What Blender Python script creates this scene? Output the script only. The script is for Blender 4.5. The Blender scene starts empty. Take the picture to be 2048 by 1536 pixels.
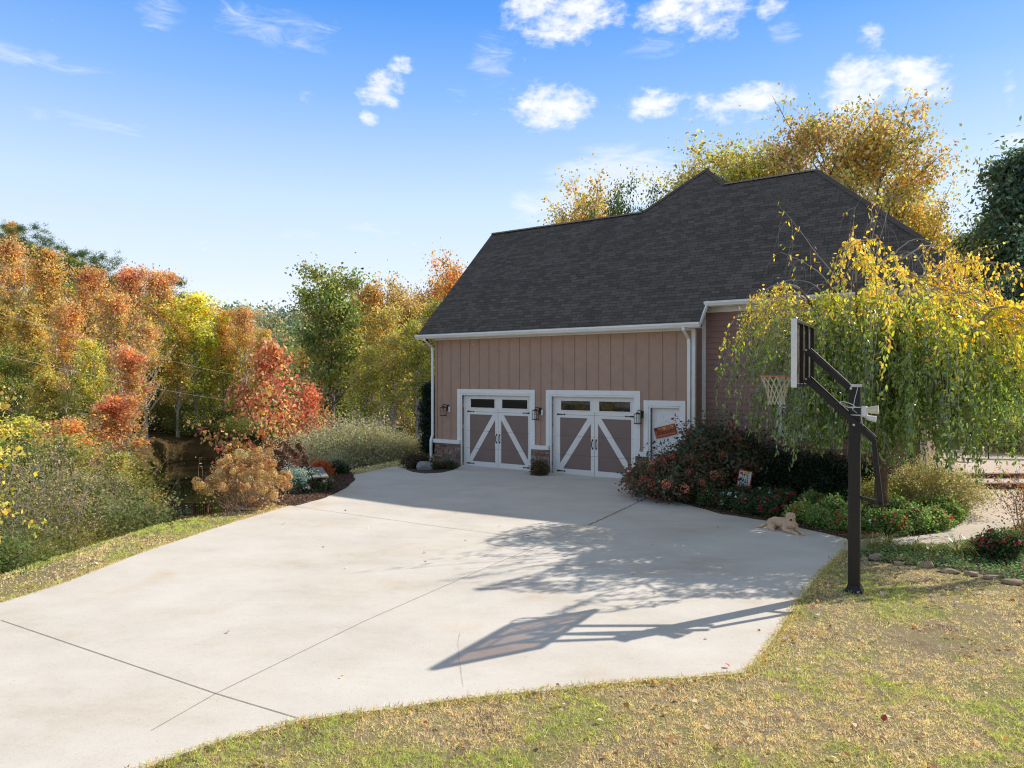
import bpy, bmesh, math, random
import numpy as np
from mathutils import Vector, Matrix

rng = np.random.default_rng(11)
random.seed(11)
scene = bpy.context.scene
COL = scene.collection
R = math.radians

# ------------------------------------------------------------------ survey: camera and ground plane
F, HZ, CZ = 1400.0, 757.0, 3.02
def gp(px, py, z=0.0):
    d = F * (CZ - z) / (py - HZ)
    return ((px - 1024) / F * d, d)
def at(px, d):
    return ((px - 1024) / F * d, d)
def hz(py, d):
    return CZ + (HZ - py) / F * d

SUN = Vector((0.721, 0.369, 0.586)).normalized()

# ------------------------------------------------------------------ noise and polygons
def vnoise(x, y, s=1.0, seed=0):
    x = np.asarray(x) * s + seed * 17.3; y = np.asarray(y) * s + seed * 9.1
    xi = np.floor(x); yi = np.floor(y); fx = x - xi; fy = y - yi
    fx = fx * fx * (3 - 2 * fx); fy = fy * fy * (3 - 2 * fy)
    def h(a, b):
        v = np.sin(a * 127.1 + b * 311.7 + seed * 74.7) * 43758.5453
        return v - np.floor(v)
    return (h(xi, yi) * (1 - fx) + h(xi + 1, yi) * fx) * (1 - fy) + (h(xi, yi + 1) * (1 - fx) + h(xi + 1, yi + 1) * fx) * fy
def inpoly(x, y, poly):
    x = np.asarray(x, float); y = np.asarray(y, float)
    c = np.zeros(x.shape, bool); n = len(poly)
    for i in range(n):
        x0, y0 = poly[i]; x1, y1 = poly[(i + 1) % n]
        m = ((y0 > y) != (y1 > y)) & (x < (x1 - x0) * (y - y0) / (y1 - y0 + 1e-12) + x0)
        c ^= m
    return c
def distpoly(x, y, poly):
    x = np.asarray(x, float); y = np.asarray(y, float)
    d = np.full(x.shape, 1e9); n = len(poly)
    for i in range(n):
        x0, y0 = poly[i]; x1, y1 = poly[(i + 1) % n]
        dx, dy = x1 - x0, y1 - y0
        t = np.clip(((x - x0) * dx + (y - y0) * dy) / (dx * dx + dy * dy + 1e-12), 0, 1)
        d = np.minimum(d, np.hypot(x - x0 - t * dx, y - y0 - t * dy))
    return d

FLAT = [(-9.3, 4.0), (-8.6, 8.5), gp(0, 1152), gp(165, 1098), gp(330, 1046), gp(460, 1024), gp(560, 1004), gp(590, 965), gp(640, 944), gp(700, 939),
        gp(770, 926), gp(830, 917), (-3.9, 29), (-2.0, 40), (12, 52), (90, 60), (90, -60), (-30, -60), (-14, -8)]
def pond_e(x, y):
    return np.hypot((x + .47 * y - 1.2) / 5.2, (y - 61.5) / 16.5)
def sstep(t):
    t = np.clip(t, 0, 1); return t * t * (3 - 2 * t)
def terrain(x, y):
    x = np.atleast_1d(np.asarray(x, float)); y = np.atleast_1d(np.asarray(y, float))
    d = np.where(inpoly(x, y, FLAT), 0, distpoly(x, y, FLAT))
    h = -6.2 * (1 - np.exp(-d / 9.0)) + 0.25 * (vnoise(x, y, .12, 3) - .5) * np.clip(d / 6, 0, 1)
    # wooded hill to the left behind the pond, far ridges
    hl = 34 * np.exp(-(((x + 125) / 62) ** 2 + ((y - 128) / 62) ** 2))
    hr = 38 * np.exp(-(((x + 210) / 190) ** 2 + ((y - 420) / 120) ** 2))
    hq = 27 * np.exp(-(((x - 60) / 260) ** 2 + ((y - 520) / 110) ** 2))
    far = sstep((d - 20) / 30)
    h = h + (hl + hr + hq) * far
    e = pond_e(x, y)
    w = sstep((1.16 - e) / .22)
    h = h * (1 - w) + (-7.4) * w
    return h
def tz(x, y):
    return float(terrain(x, y)[0])

# ------------------------------------------------------------------ object bookkeeping
def tag(o, label=None, cat=None, group=None, kind=None):
    if label: o["label"] = label
    if cat: o["category"] = cat
    if group: o["group"] = group
    if kind: o["kind"] = kind
    return o
def thing(name, label, cat, loc=(0, 0, 0), rz=0.0, group=None, scale=1.0):
    o = bpy.data.objects.new(name, None); COL.objects.link(o)
    o.empty_display_size = .2
    o.location = loc; o.rotation_euler = (0, 0, rz)
    o.scale = scale if hasattr(scale, "__len__") else (scale,) * 3
    return tag(o, label, cat, group)
def dup(root, loc, rz=0.0, scale=1.0, label=None, group=None, tint=None):
    r = root.copy(); COL.objects.link(r)
    r.location = loc; r.rotation_euler = (0, 0, rz)
    r.scale = scale if hasattr(scale, "__len__") else (scale,) * 3
    if label: r["label"] = label
    if group: r["group"] = group
    elif "group" in r: del r["group"]
    if tint: r.color = (*tint, 1)
    for ch in list(root.children):
        c = ch.copy(); COL.objects.link(c); c.parent = r
        if tint and ch.name.split(".")[0] in ("crown", "foliage", "leaves", "blooms"): c.color = (*tint, 1)
        for g in ch.children:
            d = g.copy(); COL.objects.link(d); d.parent = c
    return r

class MB:
    def __init__(s): s.v = []; s.f = []; s.uv = None
    def add(s, vs, fs):
        o = len(s.v); s.v += [tuple(map(float, p)) for p in vs]; s.f += [[i + o for i in f] for f in fs]; return s
    def box(s, a, b, m=None):
        (x0, y0, z0), (x1, y1, z1) = a, b
        vs = [(x0, y0, z0), (x1, y0, z0), (x1, y1, z0), (x0, y1, z0), (x0, y0, z1), (x1, y0, z1), (x1, y1, z1), (x0, y1, z1)]
        if m is not None: vs = [m @ Vector(p) for p in vs]
        return s.add(vs, [(0, 3, 2, 1), (4, 5, 6, 7), (0, 1, 5, 4), (1, 2, 6, 5), (2, 3, 7, 6), (3, 0, 4, 7)])
    def bar(s, p, q, w, h=None, up=(0, 0, 1)):
        h = h or w; p = Vector(p); q = Vector(q); d = (q - p).normalized(); up = Vector(up)
        x = d.cross(up)
        if x.length < 1e-3: x = d.cross(Vector((1, 0, 0)))
        x.normalize(); y = x.cross(d).normalized()
        vs = []
        for c in (p, q):
            for sx, sy in ((-1, -1), (1, -1), (1, 1), (-1, 1)): vs.append(c + x * (w / 2 * sx) + y * (h / 2 * sy))
        return s.add(vs, [(0, 1, 2, 3), (7, 6, 5, 4), (0, 4, 5, 1), (1, 5, 6, 2), (2, 6, 7, 3), (3, 7, 4, 0)])
    def tube(s, pts, rad, n=6, cap=True):
        pts = [Vector(p) for p in pts]; m = len(pts)
        if not hasattr(rad, "__len__"): rad = [rad] * m
        vs = []; a = None
        for i, p in enumerate(pts):
            t = (pts[min(i + 1, m - 1)] - pts[max(i - 1, 0)])
            if t.length < 1e-9: t = Vector((0, 0, 1))
            t.normalize()
            if a is None: a = t.orthogonal().normalized()
            a = (a - t * a.dot(t))
            if a.length < 1e-6: a = t.orthogonal()
            a.normalize(); b = t.cross(a)
            for k in range(n):
                an = 2 * math.pi * k / n
                vs.append(p + (a * math.cos(an) + b * math.sin(an)) * rad[i])
        fs = [(i * n + k, i * n + (k + 1) % n, (i + 1) * n + (k + 1) % n, (i + 1) * n + k) for i in range(m - 1) for k in range(n)]
        if cap: fs += [tuple(range(n - 1, -1, -1)), tuple((m - 1) * n + k for k in range(n))]
        return s.add(vs, fs)
    def ball(s, c, r, nu=10, nv=7, sc=(1, 1, 1), m=None):
        vs = []; fs = []
        for j in range(nv + 1):
            th = math.pi * j / nv
            for i in range(nu):
                ph = 2 * math.pi * i / nu
                p = Vector((math.sin(th) * math.cos(ph) * r * sc[0], math.sin(th) * math.sin(ph) * r * sc[1], math.cos(th) * r * sc[2]))
                if m is not None: p = m @ p
                vs.append(p + Vector(c))
        for j in range(nv):
            for i in range(nu): fs.append((j * nu + i, (j + 1) * nu + i, (j + 1) * nu + (i + 1) % nu, j * nu + (i + 1) % nu))
        return s.add(vs, fs)
    def extrude(s, prof, p0, p1, right, up):
        n = len(prof); right = Vector(right); up = Vector(up); vs = []
        for p in (p0, p1):
            for a, b in prof: vs.append(Vector(p) + right * a + up * b)
        fs = [(i, (i + 1) % n, n + (i + 1) % n, n + i) for i in range(n)] + [tuple(range(n - 1, -1, -1)), tuple(range(n, 2 * n))]
        return s.add(vs, fs)
    def build(s, name, mt, parent=None, smooth=False, bevel=0, fixn=True):
        me = bpy.data.meshes.new(name); me.from_pydata(s.v, [], s.f)
        if fixn or bevel:
            b = bmesh.new(); b.from_mesh(me)
            if bevel: bmesh.ops.bevel(b, geom=list(b.edges), offset=bevel, segments=1, affect='EDGES', clamp_overlap=True)
            bmesh.ops.recalc_face_normals(b, faces=list(b.faces)); b.to_mesh(me); b.free()
        if smooth: me.polygons.foreach_set("use_smooth", [True] * len(me.polygons))
        me.materials.append(mt)
        o = bpy.data.objects.new(name, me); COL.objects.link(o)
        if parent: o.parent = parent
        return o

# ------------------------------------------------------------------ materials
def nt(name):
    m = bpy.data.materials.new(name); m.use_nodes = True
    t = m.node_tree; b = t.nodes["Principled BSDF"]
    return m, t, b
def N(t, typ, **kw):
    n = t.nodes.new(typ)
    for k, v in kw.items():
        if k.startswith("i_"): n.inputs[k[2:].replace("_", " ")].default_value = v
        else: setattr(n, k, v)
    return n
def ramp(t, stops, src):
    r = t.nodes.new("ShaderNodeValToRGB"); e = r.color_ramp.elements
    while len(e) < len(stops): e.new(.5)
    for el, (p, c) in zip(e, stops): el.position = p; el.color = (*c, 1)
    t.links.new(src, r.inputs[0]); return r
def simple(name, col, rough=.6, var=.12, scale=6.0, bump=0.0, metal=0.0, spec=.5, detail=6, dirt=None, coords="Object"):
    m, t, b = nt(name)
    tc = N(t, "ShaderNodeTexCoord"); nz = N(t, "ShaderNodeTexNoise", i_Scale=scale, i_Detail=detail, i_Roughness=.62)
    t.links.new(tc.outputs[coords], nz.inputs["Vector"])
    c = np.array(col)
    rp = ramp(t, [(.28, tuple(c * (1 - var))), (.72, tuple(np.minimum(c * (1 + var), 1)))], nz.outputs["Fac"])
    out = rp.outputs[0]
    if dirt:
        n2 = N(t, "ShaderNodeTexNoise", i_Scale=scale * .22, i_Detail=5.0, i_Roughness=.7); t.links.new(tc.outputs[coords], n2.inputs["Vector"])
        mr = N(t, "ShaderNodeMapRange"); mr.inputs[1].default_value = .5; mr.inputs[2].default_value = .75; mr.inputs[4].default_value = .6
        t.links.new(n2.outputs["Fac"], mr.inputs[0])
        mx = N(t, "ShaderNodeMix", data_type='RGBA'); t.links.new(mr.outputs[0], mx.inputs[0]); t.links.new(out, mx.inputs[6]); mx.inputs[7].default_value = (*dirt, 1)
        out = mx.outputs[2]
    t.links.new(out, b.inputs["Base Color"])
    b.inputs["Roughness"].default_value = rough; b.inputs["Metallic"].default_value = metal; b.inputs["Specular IOR Level"].default_value = spec
    if bump:
        bp = N(t, "ShaderNodeBump", i_Strength=bump, i_Distance=.02); t.links.new(nz.outputs["Fac"], bp.inputs["Height"]); t.links.new(bp.outputs[0], b.inputs["Normal"])
    return m

def leafmat(name, trans=.45, gloss=.025, rough=.5, gain=2.1):
    m = bpy.data.materials.new(name); m.use_nodes = True; t = m.node_tree; t.nodes.clear()
    at_ = N(t, "ShaderNodeAttribute", attribute_name="Col"); oi = N(t, "ShaderNodeObjectInfo")
    mu = N(t, "ShaderNodeMix", data_type='RGBA', blend_type='MULTIPLY'); mu.inputs[0].default_value = 1
    gn = N(t, "ShaderNodeVectorMath", operation='SCALE'); gn.inputs[3].default_value = gain; t.links.new(at_.outputs["Color"], gn.inputs[0])
    t.links.new(gn.outputs[0], mu.inputs[6]); t.links.new(oi.outputs["Color"], mu.inputs[7])
    d = N(t, "ShaderNodeBsdfDiffuse"); tr = N(t, "ShaderNodeBsdfTranslucent"); g = N(t, "ShaderNodeBsdfGlossy", i_Roughness=rough)
    sat = N(t, "ShaderNodeHueSaturation", i_Saturation=1.05, i_Value=1.3); t.links.new(mu.outputs[2], sat.inputs["Color"])
    t.links.new(mu.outputs[2], d.inputs[0]); t.links.new(sat.outputs[0], tr.inputs[0])
    m1 = N(t, "ShaderNodeMixShader"); m1.inputs[0].default_value = trans
    t.links.new(d.outputs[0], m1.inputs[1]); t.links.new(tr.outputs[0], m1.inputs[2])
    m2 = N(t, "ShaderNodeMixShader"); m2.inputs[0].default_value = gloss
    t.links.new(m1.outputs[0], m2.inputs[1]); t.links.new(g.outputs[0], m2.inputs[2])
    o = N(t, "ShaderNodeOutputMaterial"); t.links.new(m2.outputs[0], o.inputs[0])
    return m

M = {}
M["leaf"] = leafmat("leaf")
M["leaf_gloss"] = leafmat("glossy_leaf", .48, .09, .3, 2.0)
M["petal"] = leafmat("petal", .3, .02, .6, 1.1)
M["dry"] = leafmat("dry_petal", .3, .01, .7, 1.35)
M["grass"] = leafmat("grass_blade", .4, .01, .6, 2.85)
M["fur"] = leafmat("fur_strand", .15, .01, .7, 1.0)
M["bark"] = simple("grey_bark", (.17, .135, .105), .9, .4, 9, .8)
M["pale_bark"] = simple("pale_bark", (.50, .44, .37), .9, .35, 6, .6)
M["cherry_bark"] = simple("cherry_bark", (.15, .085, .055), .8, .45, 14, 1.0)
M["twig"] = simple("grey_twig", (.40, .34, .29), .9, .3, 5)
M["tan_stem"] = simple("tan_stem", (.42, .27, .18), .9, .25, 5)
M["white_trim"] = simple("white_trim_paint", (.86, .845, .80), .5, .05, 3, .05, dirt=(.74, .72, .67))
M["door_white"] = simple("door_white_paint", (.83, .79, .72), .5, .04, 2.5, .04, dirt=(.74, .69, .61))
M["taupe"] = simple("door_taupe_paint", (.225, .152, .125), .6, .06, 3, .04)
M["groove"] = simple("dark_groove", (.10, .08, .07), .8, .1)
M["batten"] = simple("tan_board_paint", (.43, .272, .192), .68, .07, 5, .12, dirt=(.33, .205, .145))
M["siding"] = simple("rose_siding_paint", (.31, .18, .145), .65, .07, 5, .1, dirt=(.27, .148, .12))
M["black_iron"] = simple("black_iron", (.018, .017, .016), .45, .2, 10, metal=.3)
M["bronze"] = simple("lantern_bronze", (.05, .036, .028), .45, .25, 12, metal=.6)
M["pole_black"] = simple("black_powder_coat", (.016, .014, .014), .42, .2, 14, .06, spec=.4)
M["brown_deck"] = simple("deck_brown_stain", (.20, .075, .05), .7, .25, 8, .3)
M["steel"] = simple("galvanised_steel", (.55, .56, .58), .35, .1, 14, metal=.8)
M["rim"] = simple("faded_orange_rim", (.55, .20, .10), .5, .15, 12)
M["net"] = simple("net_cord", (.50, .48, .36), .9, .1, 20)
M["plastic_white"] = simple("white_plastic", (.78, .77, .74), .4, .04)
M["cream"] = simple("cream_plastic", (.70, .64, .48), .4, .05)
M["rock"] = simple("brown_rock", (.40, .28, .19), .9, .4, 5, .8)
M["bench_grey"] = simple("weathered_grey_plank", (.30, .29, .27), .85, .25, 9, .5)
M["mulch"] = simple("bark_mulch", (.085, .052, .036), .95, .6, 22, 1.0)
M["dog"] = simple("yellow_dog_fur", (.66, .44, .27), .9, .18, 9, .3, dirt=(.72, .55, .38))
M["dog_dark"] = simple("dog_nose_skin", (.03, .018, .016), .5, .1)
M["sign_orange"] = simple("orange_plaque_paint", (.50, .115, .045), .6, .12, 14)
M["sign_text"] = simple("dark_brown_paint", (.075, .022, .012), .6, .1)
M["flag_white"] = simple("flag_cloth", (.72, .70, .66), .9, .06, 12)
M["flag_red"] = simple("flag_border_red", (.50, .05, .03), .9, .1, 12)
M["flag_black"] = simple("flag_lettering_black", (.02, .02, .025), .9, .1, 12)
M["yellow"] = simple("yellow_paint", (.70, .42, .04), .7, .1, 12)
M["lime"] = simple("lime_print", (.45, .55, .08), .8, .1, 12)
M["wire"] = simple("aluminium_wire", (.48, .46, .42), .5, .1)
M["birdblack"] = simple("dark_feather", (.02, .02, .022), .8, .1)

def glass(name, col, rough=.04, alpha=None):
    m, t, b = nt(name)
    b.inputs["Base Color"].default_value = (*col, 1); b.inputs["Roughness"].default_value = rough
    b.inputs["Specular IOR Level"].default_value = .6
    if alpha is not None:
        b.inputs["Transmission Weight"].default_value = alpha; b.inputs["IOR"].default_value = 1.1
    return m
M["pane"] = glass("dark_window_glass", (.012, .014, .016), .03)
def clear(name, col, g=.07):
    m = bpy.data.materials.new(name); m.use_nodes = True; t = m.node_tree; t.nodes.clear()
    a = N(t, "ShaderNodeBsdfTransparent"); a.inputs[0].default_value = (*col, 1); b = N(t, "ShaderNodeBsdfGlossy", i_Roughness=.06); x = N(t, "ShaderNodeMixShader"); x.inputs[0].default_value = g; tl_ = N(t, "ShaderNodeBsdfDiffuse"); tl_.inputs[0].default_value = (.8, .8, .78, 1); y = N(t, "ShaderNodeMixShader"); y.inputs[0].default_value = .15
    t.links.new(a.outputs[0], y.inputs[1]); t.links.new(tl_.outputs[0], y.inputs[2]); t.links.new(y.outputs[0], x.inputs[1]); t.links.new(b.outputs[0], x.inputs[2]); o = N(t, "ShaderNodeOutputMaterial"); t.links.new(x.outputs[0], o.inputs[0]); return m
M["acrylic"] = clear("smoky_backboard_glass", (.74, .60, .50))

# concrete
def concrete(name, base, stainy=1.0):
    m, t, b = nt(name); tc = N(t, "ShaderNodeTexCoord"); o = tc.outputs["Object"]
    def nz(s, d=6, r=.6, vec=o):
        n = N(t, "ShaderNodeTexNoise", i_Scale=s, i_Detail=d, i_Roughness=r); t.links.new(vec, n.inputs["Vector"]); return n.outputs["Fac"]
    c = np.array(base)
    big = ramp(t, [(.3, tuple(c * (1 - .10 * stainy))), (.5, tuple(c)), (.7, tuple(c * 1.05))], nz(.55, 8, .68))
    mp = N(t, "ShaderNodeMapping"); mp.inputs["Rotation"].default_value = (0, 0, R(35)); mp.inputs["Scale"].default_value = (.8, 1.5, 1); t.links.new(o, mp.inputs[0])
    st = ramp(t, [(.40, (1, 1, 1)), (.56, (.92, .90, .87)), (.72, (.77, .705, .62))], nz(.55, 8, .7, mp.outputs[0]))
    m1 = N(t, "ShaderNodeMix", data_type='RGBA', blend_type='MULTIPLY'); m1.inputs[0].default_value = min(1, .8 * stainy)
    t.links.new(big.outputs[0], m1.inputs[6]); t.links.new(st.outputs[0], m1.inputs[7])
    sp = ramp(t, [(.30, (.80, .79, .78)), (.45, (1, 1, 1)), (.7, (1.0, 1.0, 1.0))], nz(46, 3, .7))
    m2 = N(t, "ShaderNodeMix", data_type='RGBA', blend_type='MULTIPLY'); m2.inputs[0].default_value = .8
    t.links.new(m1.outputs[2], m2.inputs[6]); t.links.new(sp.outputs[0], m2.inputs[7])
    # rust and tyre marks
    rs = ramp(t, [(.60, (1, 1, 1)), (.74, (.95, .85, .72))], nz(.8, 4, .5))
    m3 = N(t, "ShaderNodeMix", data_type='RGBA', blend_type='MULTIPLY'); m3.inputs[0].default_value = .7
    t.links.new(m2.outputs[2], m3.inputs[6]); t.links.new(rs.outputs[0], m3.inputs[7])
    t.links.new(m3.outputs[2], b.inputs["Base Color"]); b.inputs["Roughness"].default_value = .9; b.inputs["Specular IOR Level"].default_value = .25
    bp = N(t, "ShaderNodeBump", i_Strength=.35, i_Distance=.004); t.links.new(nz(60, 4, .7), bp.inputs["Height"]); t.links.new(bp.outputs[0], b.inputs["Normal"])
    return m
M["concrete"] = concrete("driveway_concrete", (.77, .705, .62))
M["path"] = concrete("path_concrete", (.66, .56, .47), .7)
M["joint"] = simple("joint_dark", (.30, .26, .22), .95, .4, 8)
M["brick_riser"] = simple("dark_red_brick", (.11, .045, .035), .85, .35, 14, .5)

def shingles():
    m, t, b = nt("asphalt_shingles"); uv = N(t, "ShaderNodeUVMap")
    br = N(t, "ShaderNodeTexBrick", offset=.37, offset_frequency=2, squash=1.35, squash_frequency=3)
    br.inputs["Color1"].default_value = (.100, .083, .068, 1); br.inputs["Color2"].default_value = (.172, .143, .118, 1); br.inputs["Mortar"].default_value = (.030, .026, .023, 1)
    br.inputs["Scale"].default_value = 1; br.inputs["Mortar Size"].default_value = .007; br.inputs["Mortar Smooth"].default_value = .3; br.inputs["Bias"].default_value = -.1
    br.inputs["Brick Width"].default_value = .26; br.inputs["Row Height"].default_value = .145
    t.links.new(uv.outputs[0], br.inputs["Vector"])
    nz = N(t, "ShaderNodeTexNoise", i_Scale=1.1, i_Detail=6.0, i_Roughness=.7); t.links.new(uv.outputs[0], nz.inputs["Vector"])
    gr = N(t, "ShaderNodeTexNoise", i_Scale=70, i_Detail=2.0); t.links.new(uv.outputs[0], gr.inputs["Vector"])
    r1 = ramp(t, [(.3, (.92, .92, .92)), (.7, (1.08, 1.07, 1.06))], nz.outputs["Fac"]); r2 = ramp(t, [(.3, (.8, .8, .8)), (.7, (1.2, 1.2, 1.2))], gr.outputs["Fac"])
    a = N(t, "ShaderNodeMix", data_type='RGBA', blend_type='MULTIPLY'); a.inputs[0].default_value = 1; t.links.new(br.outputs["Color"], a.inputs[6]); t.links.new(r1.outputs[0], a.inputs[7])
    c = N(t, "ShaderNodeMix", data_type='RGBA', blend_type='MULTIPLY'); c.inputs[0].default_value = .8; t.links.new(a.outputs[2], c.inputs[6]); t.links.new(r2.outputs[0], c.inputs[7])
    t.links.new(c.outputs[2], b.inputs["Base Color"]); b.inputs["Roughness"].default_value = .92; b.inputs["Specular IOR Level"].default_value = .2
    sx = N(t, "ShaderNodeSeparateXYZ"); t.links.new(uv.outputs[0], sx.inputs[0])
    md = N(t, "ShaderNodeMath", operation='DIVIDE'); md.inputs[1].default_value = .145; t.links.new(sx.outputs[1], md.inputs[0])
    fr = N(t, "ShaderNodeMath", operation='FRACT'); t.links.new(md.outputs[0], fr.inputs[0])
    iv = N(t, "ShaderNodeMath", operation='SUBTRACT'); iv.inputs[0].default_value = 1; t.links.new(fr.outputs[0], iv.inputs[1])
    ad = N(t, "ShaderNodeMath", operation='MULTIPLY_ADD'); ad.inputs[1].default_value = .5; t.links.new(br.outputs["Color"], ad.inputs[0]); t.links.new(iv.outputs[0], ad.inputs[2])
    bp = N(t, "ShaderNodeBump", i_Strength=.8, i_Distance=.03); t.links.new(ad.outputs[0], bp.inputs["Height"]); t.links.new(bp.outputs[0], b.inputs["Normal"])
    return m
M["shingle"] = shingles()
M["ridge_cap"] = simple("ridge_cap_shingle", (.11, .085, .07), .9, .3, 8, .4)

def groundmat():
    m, t, b = nt("lawn_soil"); tc = N(t, "ShaderNodeTexCoord"); o = tc.outputs["Object"]
    def nz(s, d=8, r=.65):
        n = N(t, "ShaderNodeTexNoise", i_Scale=s, i_Detail=d, i_Roughness=r); t.links.new(o, n.inputs["Vector"]); return n.outputs["Fac"]
    a = ramp(t, [(.32, (.21, .15, .095)), (.46, (.37, .29, .18)), (.58, (.32, .28, .13)), (.72, (.23, .25, .09))], nz(1.4))
    f = ramp(t, [(.3, (.55, .5, .45)), (.55, (1, 1, 1)), (.75, (1.35, 1.3, 1.1))], nz(38, 4))
    mx = N(t, "ShaderNodeMix", data_type='RGBA', blend_type='MULTIPLY'); mx.inputs[0].default_value = 1
    t.links.new(a.outputs[0], mx.inputs[6]); t.links.new(f.outputs[0], mx.inputs[7]); gz = N(t, "ShaderNodeNewGeometry"); sp = N(t, "ShaderNodeSeparateXYZ"); t.links.new(gz.outputs["Position"], sp.inputs[0])
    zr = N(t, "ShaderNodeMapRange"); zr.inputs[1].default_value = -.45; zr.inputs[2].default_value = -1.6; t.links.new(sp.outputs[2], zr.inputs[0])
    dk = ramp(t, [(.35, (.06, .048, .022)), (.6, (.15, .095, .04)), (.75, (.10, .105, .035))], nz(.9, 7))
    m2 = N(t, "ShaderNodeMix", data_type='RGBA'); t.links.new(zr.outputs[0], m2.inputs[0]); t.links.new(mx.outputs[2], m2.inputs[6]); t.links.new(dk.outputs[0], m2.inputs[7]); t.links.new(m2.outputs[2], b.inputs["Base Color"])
    b.inputs["Roughness"].default_value = 1; b.inputs["Specular IOR Level"].default_value = .1
    bp = N(t, "ShaderNodeBump", i_Strength=.8, i_Distance=.03); t.links.new(nz(30, 5), bp.inputs["Height"]); t.links.new(bp.outputs[0], b.inputs["Normal"])
    return m
M["ground"] = groundmat()
def watermat():
    m, t, b = nt("pond_water"); b.inputs["Base Color"].default_value = (.020, .021, .010, 1); b.inputs["Roughness"].default_value = .05
    b.inputs["Specular IOR Level"].default_value = .8
    tc = N(t, "ShaderNodeTexCoord"); nz = N(t, "ShaderNodeTexNoise", i_Scale=2.2, i_Detail=3.0); t.links.new(tc.outputs["Object"], nz.inputs["Vector"])
    bp = N(t, "ShaderNodeBump", i_Strength=.05, i_Distance=.05); t.links.new(nz.outputs["Fac"], bp.inputs["Height"]); t.links.new(bp.outputs[0], b.inputs["Normal"])
    return m
M["water"] = watermat()
def stonemat():
    m, t, b = nt("ledge_stone"); g = N(t, "ShaderNodeNewGeometry"); tc = N(t, "ShaderNodeTexCoord")
    r = ramp(t, [(0, (.17, .10, .075)), (.3, (.29, .18, .135)), (.55, (.24, .175, .145)), (.8, (.40, .25, .18)), (1, (.34, .27, .21))], g.outputs["Random Per Island"])
    nz = N(t, "ShaderNodeTexNoise", i_Scale=16, i_Detail=6.0); t.links.new(tc.outputs["Object"], nz.inputs["Vector"])
    v = ramp(t, [(.3, (.6, .6, .6)), (.7, (1.3, 1.3, 1.3))], nz.outputs["Fac"])
    mx = N(t, "ShaderNodeMix", data_type='RGBA', blend_type='MULTIPLY'); mx.inputs[0].default_value = 1
    t.links.new(r.outputs[0], mx.inputs[6]); t.links.new(v.outputs[0], mx.inputs[7]); t.links.new(mx.outputs[2], b.inputs["Base Color"]); b.inputs["Roughness"].default_value = .9
    bp = N(t, "ShaderNodeBump", i_Strength=.6, i_Distance=.02); t.links.new(nz.outputs["Fac"], bp.inputs["Height"]); t.links.new(bp.outputs[0], b.inputs["Normal"])
    return m
M["stone"] = stonemat()

# ------------------------------------------------------------------ leaf clouds
def norm(a):
    return a / np.maximum(np.linalg.norm(a, axis=1, keepdims=True), 1e-9)
def leaves(name, pos, axis, nrm, L, W, col, mt, parent=None, shape=4, fold=.15):
    n = len(pos); axis = norm(axis); nrm = nrm - axis * np.sum(nrm * axis, 1, keepdims=True); nrm = norm(nrm); side = np.cross(axis, nrm)
    L = np.broadcast_to(np.asarray(L, float).reshape(-1, 1), (n, 1)); W = np.broadcast_to(np.asarray(W, float).reshape(-1, 1), (n, 1))
    if shape == 4:
        tpl = [(0, 0, 0), (.45, .5, fold), (1, 0, 0), (.45, -.5, fold)]
    elif shape == 3:
        tpl = [(0, .5, 0), (0, -.5, 0), (1, 0, 0)]
    else:
        tpl = [(0, 0, 0), (.28, .46, fold), (.66, .38, fold * .8), (1, 0, -.05), (.66, -.38, fold * .8), (.28, -.46, fold)]
    k = len(tpl); V = np.empty((n, k, 3))
    for i, (a, b, c) in enumerate(tpl): V[:, i] = pos + axis * (L * a) + side * (W * b) + nrm * (W * c)
    me = bpy.data.meshes.new(name)
    me.vertices.add(n * k); me.vertices.foreach_set("co", V.reshape(-1))
    me.loops.add(n * k); me.loops.foreach_set("vertex_index", np.arange(n * k, dtype=np.int32))
    me.polygons.add(n); me.polygons.foreach_set("loop_start", np.arange(0, n * k, k, dtype=np.int32))
    me.polygons.foreach_set("loop_total", np.full(n, k, np.int32))
    me.update(calc_edges=True)
    ca = me.attributes.new("Col", 'FLOAT_COLOR', 'POINT')
    c4 = np.ones((n, k, 4), np.float32); c4[:, :, :3] = np.clip(col, 0, 1)[:, None, :]
    ca.data.foreach_set("color", c4.reshape(-1))
    me.materials.append(mt)
    o = bpy.data.objects.new(name, me); COL.objects.link(o)
    if parent: o.parent = parent
    return o
def pick(pal, n, r, jit=.16):
    cs = np.array([p[0] for p in pal]); w = np.array([p[1] for p in pal], float); w /= w.sum()
    c = cs[r.choice(len(cs), n, p=w)]
    return c * (1 + jit * r.standard_normal((n, 1))) * (1 + .06 * r.standard_normal((n, 3)))

OR = (.42, .275, .10); OR2 = (.38, .23, .08); GOLD = (.42, .30, .085); YG = (.27, .28, .06); YG2 = (.36, .34, .09); GR = (.11, .15, .04); DG = (.05, .08, .028)
OL = (.21, .195, .065); RED = (.34, .10, .07); CRIM = (.28, .05, .05); RUST = (.34, .175, .075); TAN = (.34, .24, .13); PINK = (.42, .235, .145); YEL = (.54, .39, .05)

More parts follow.
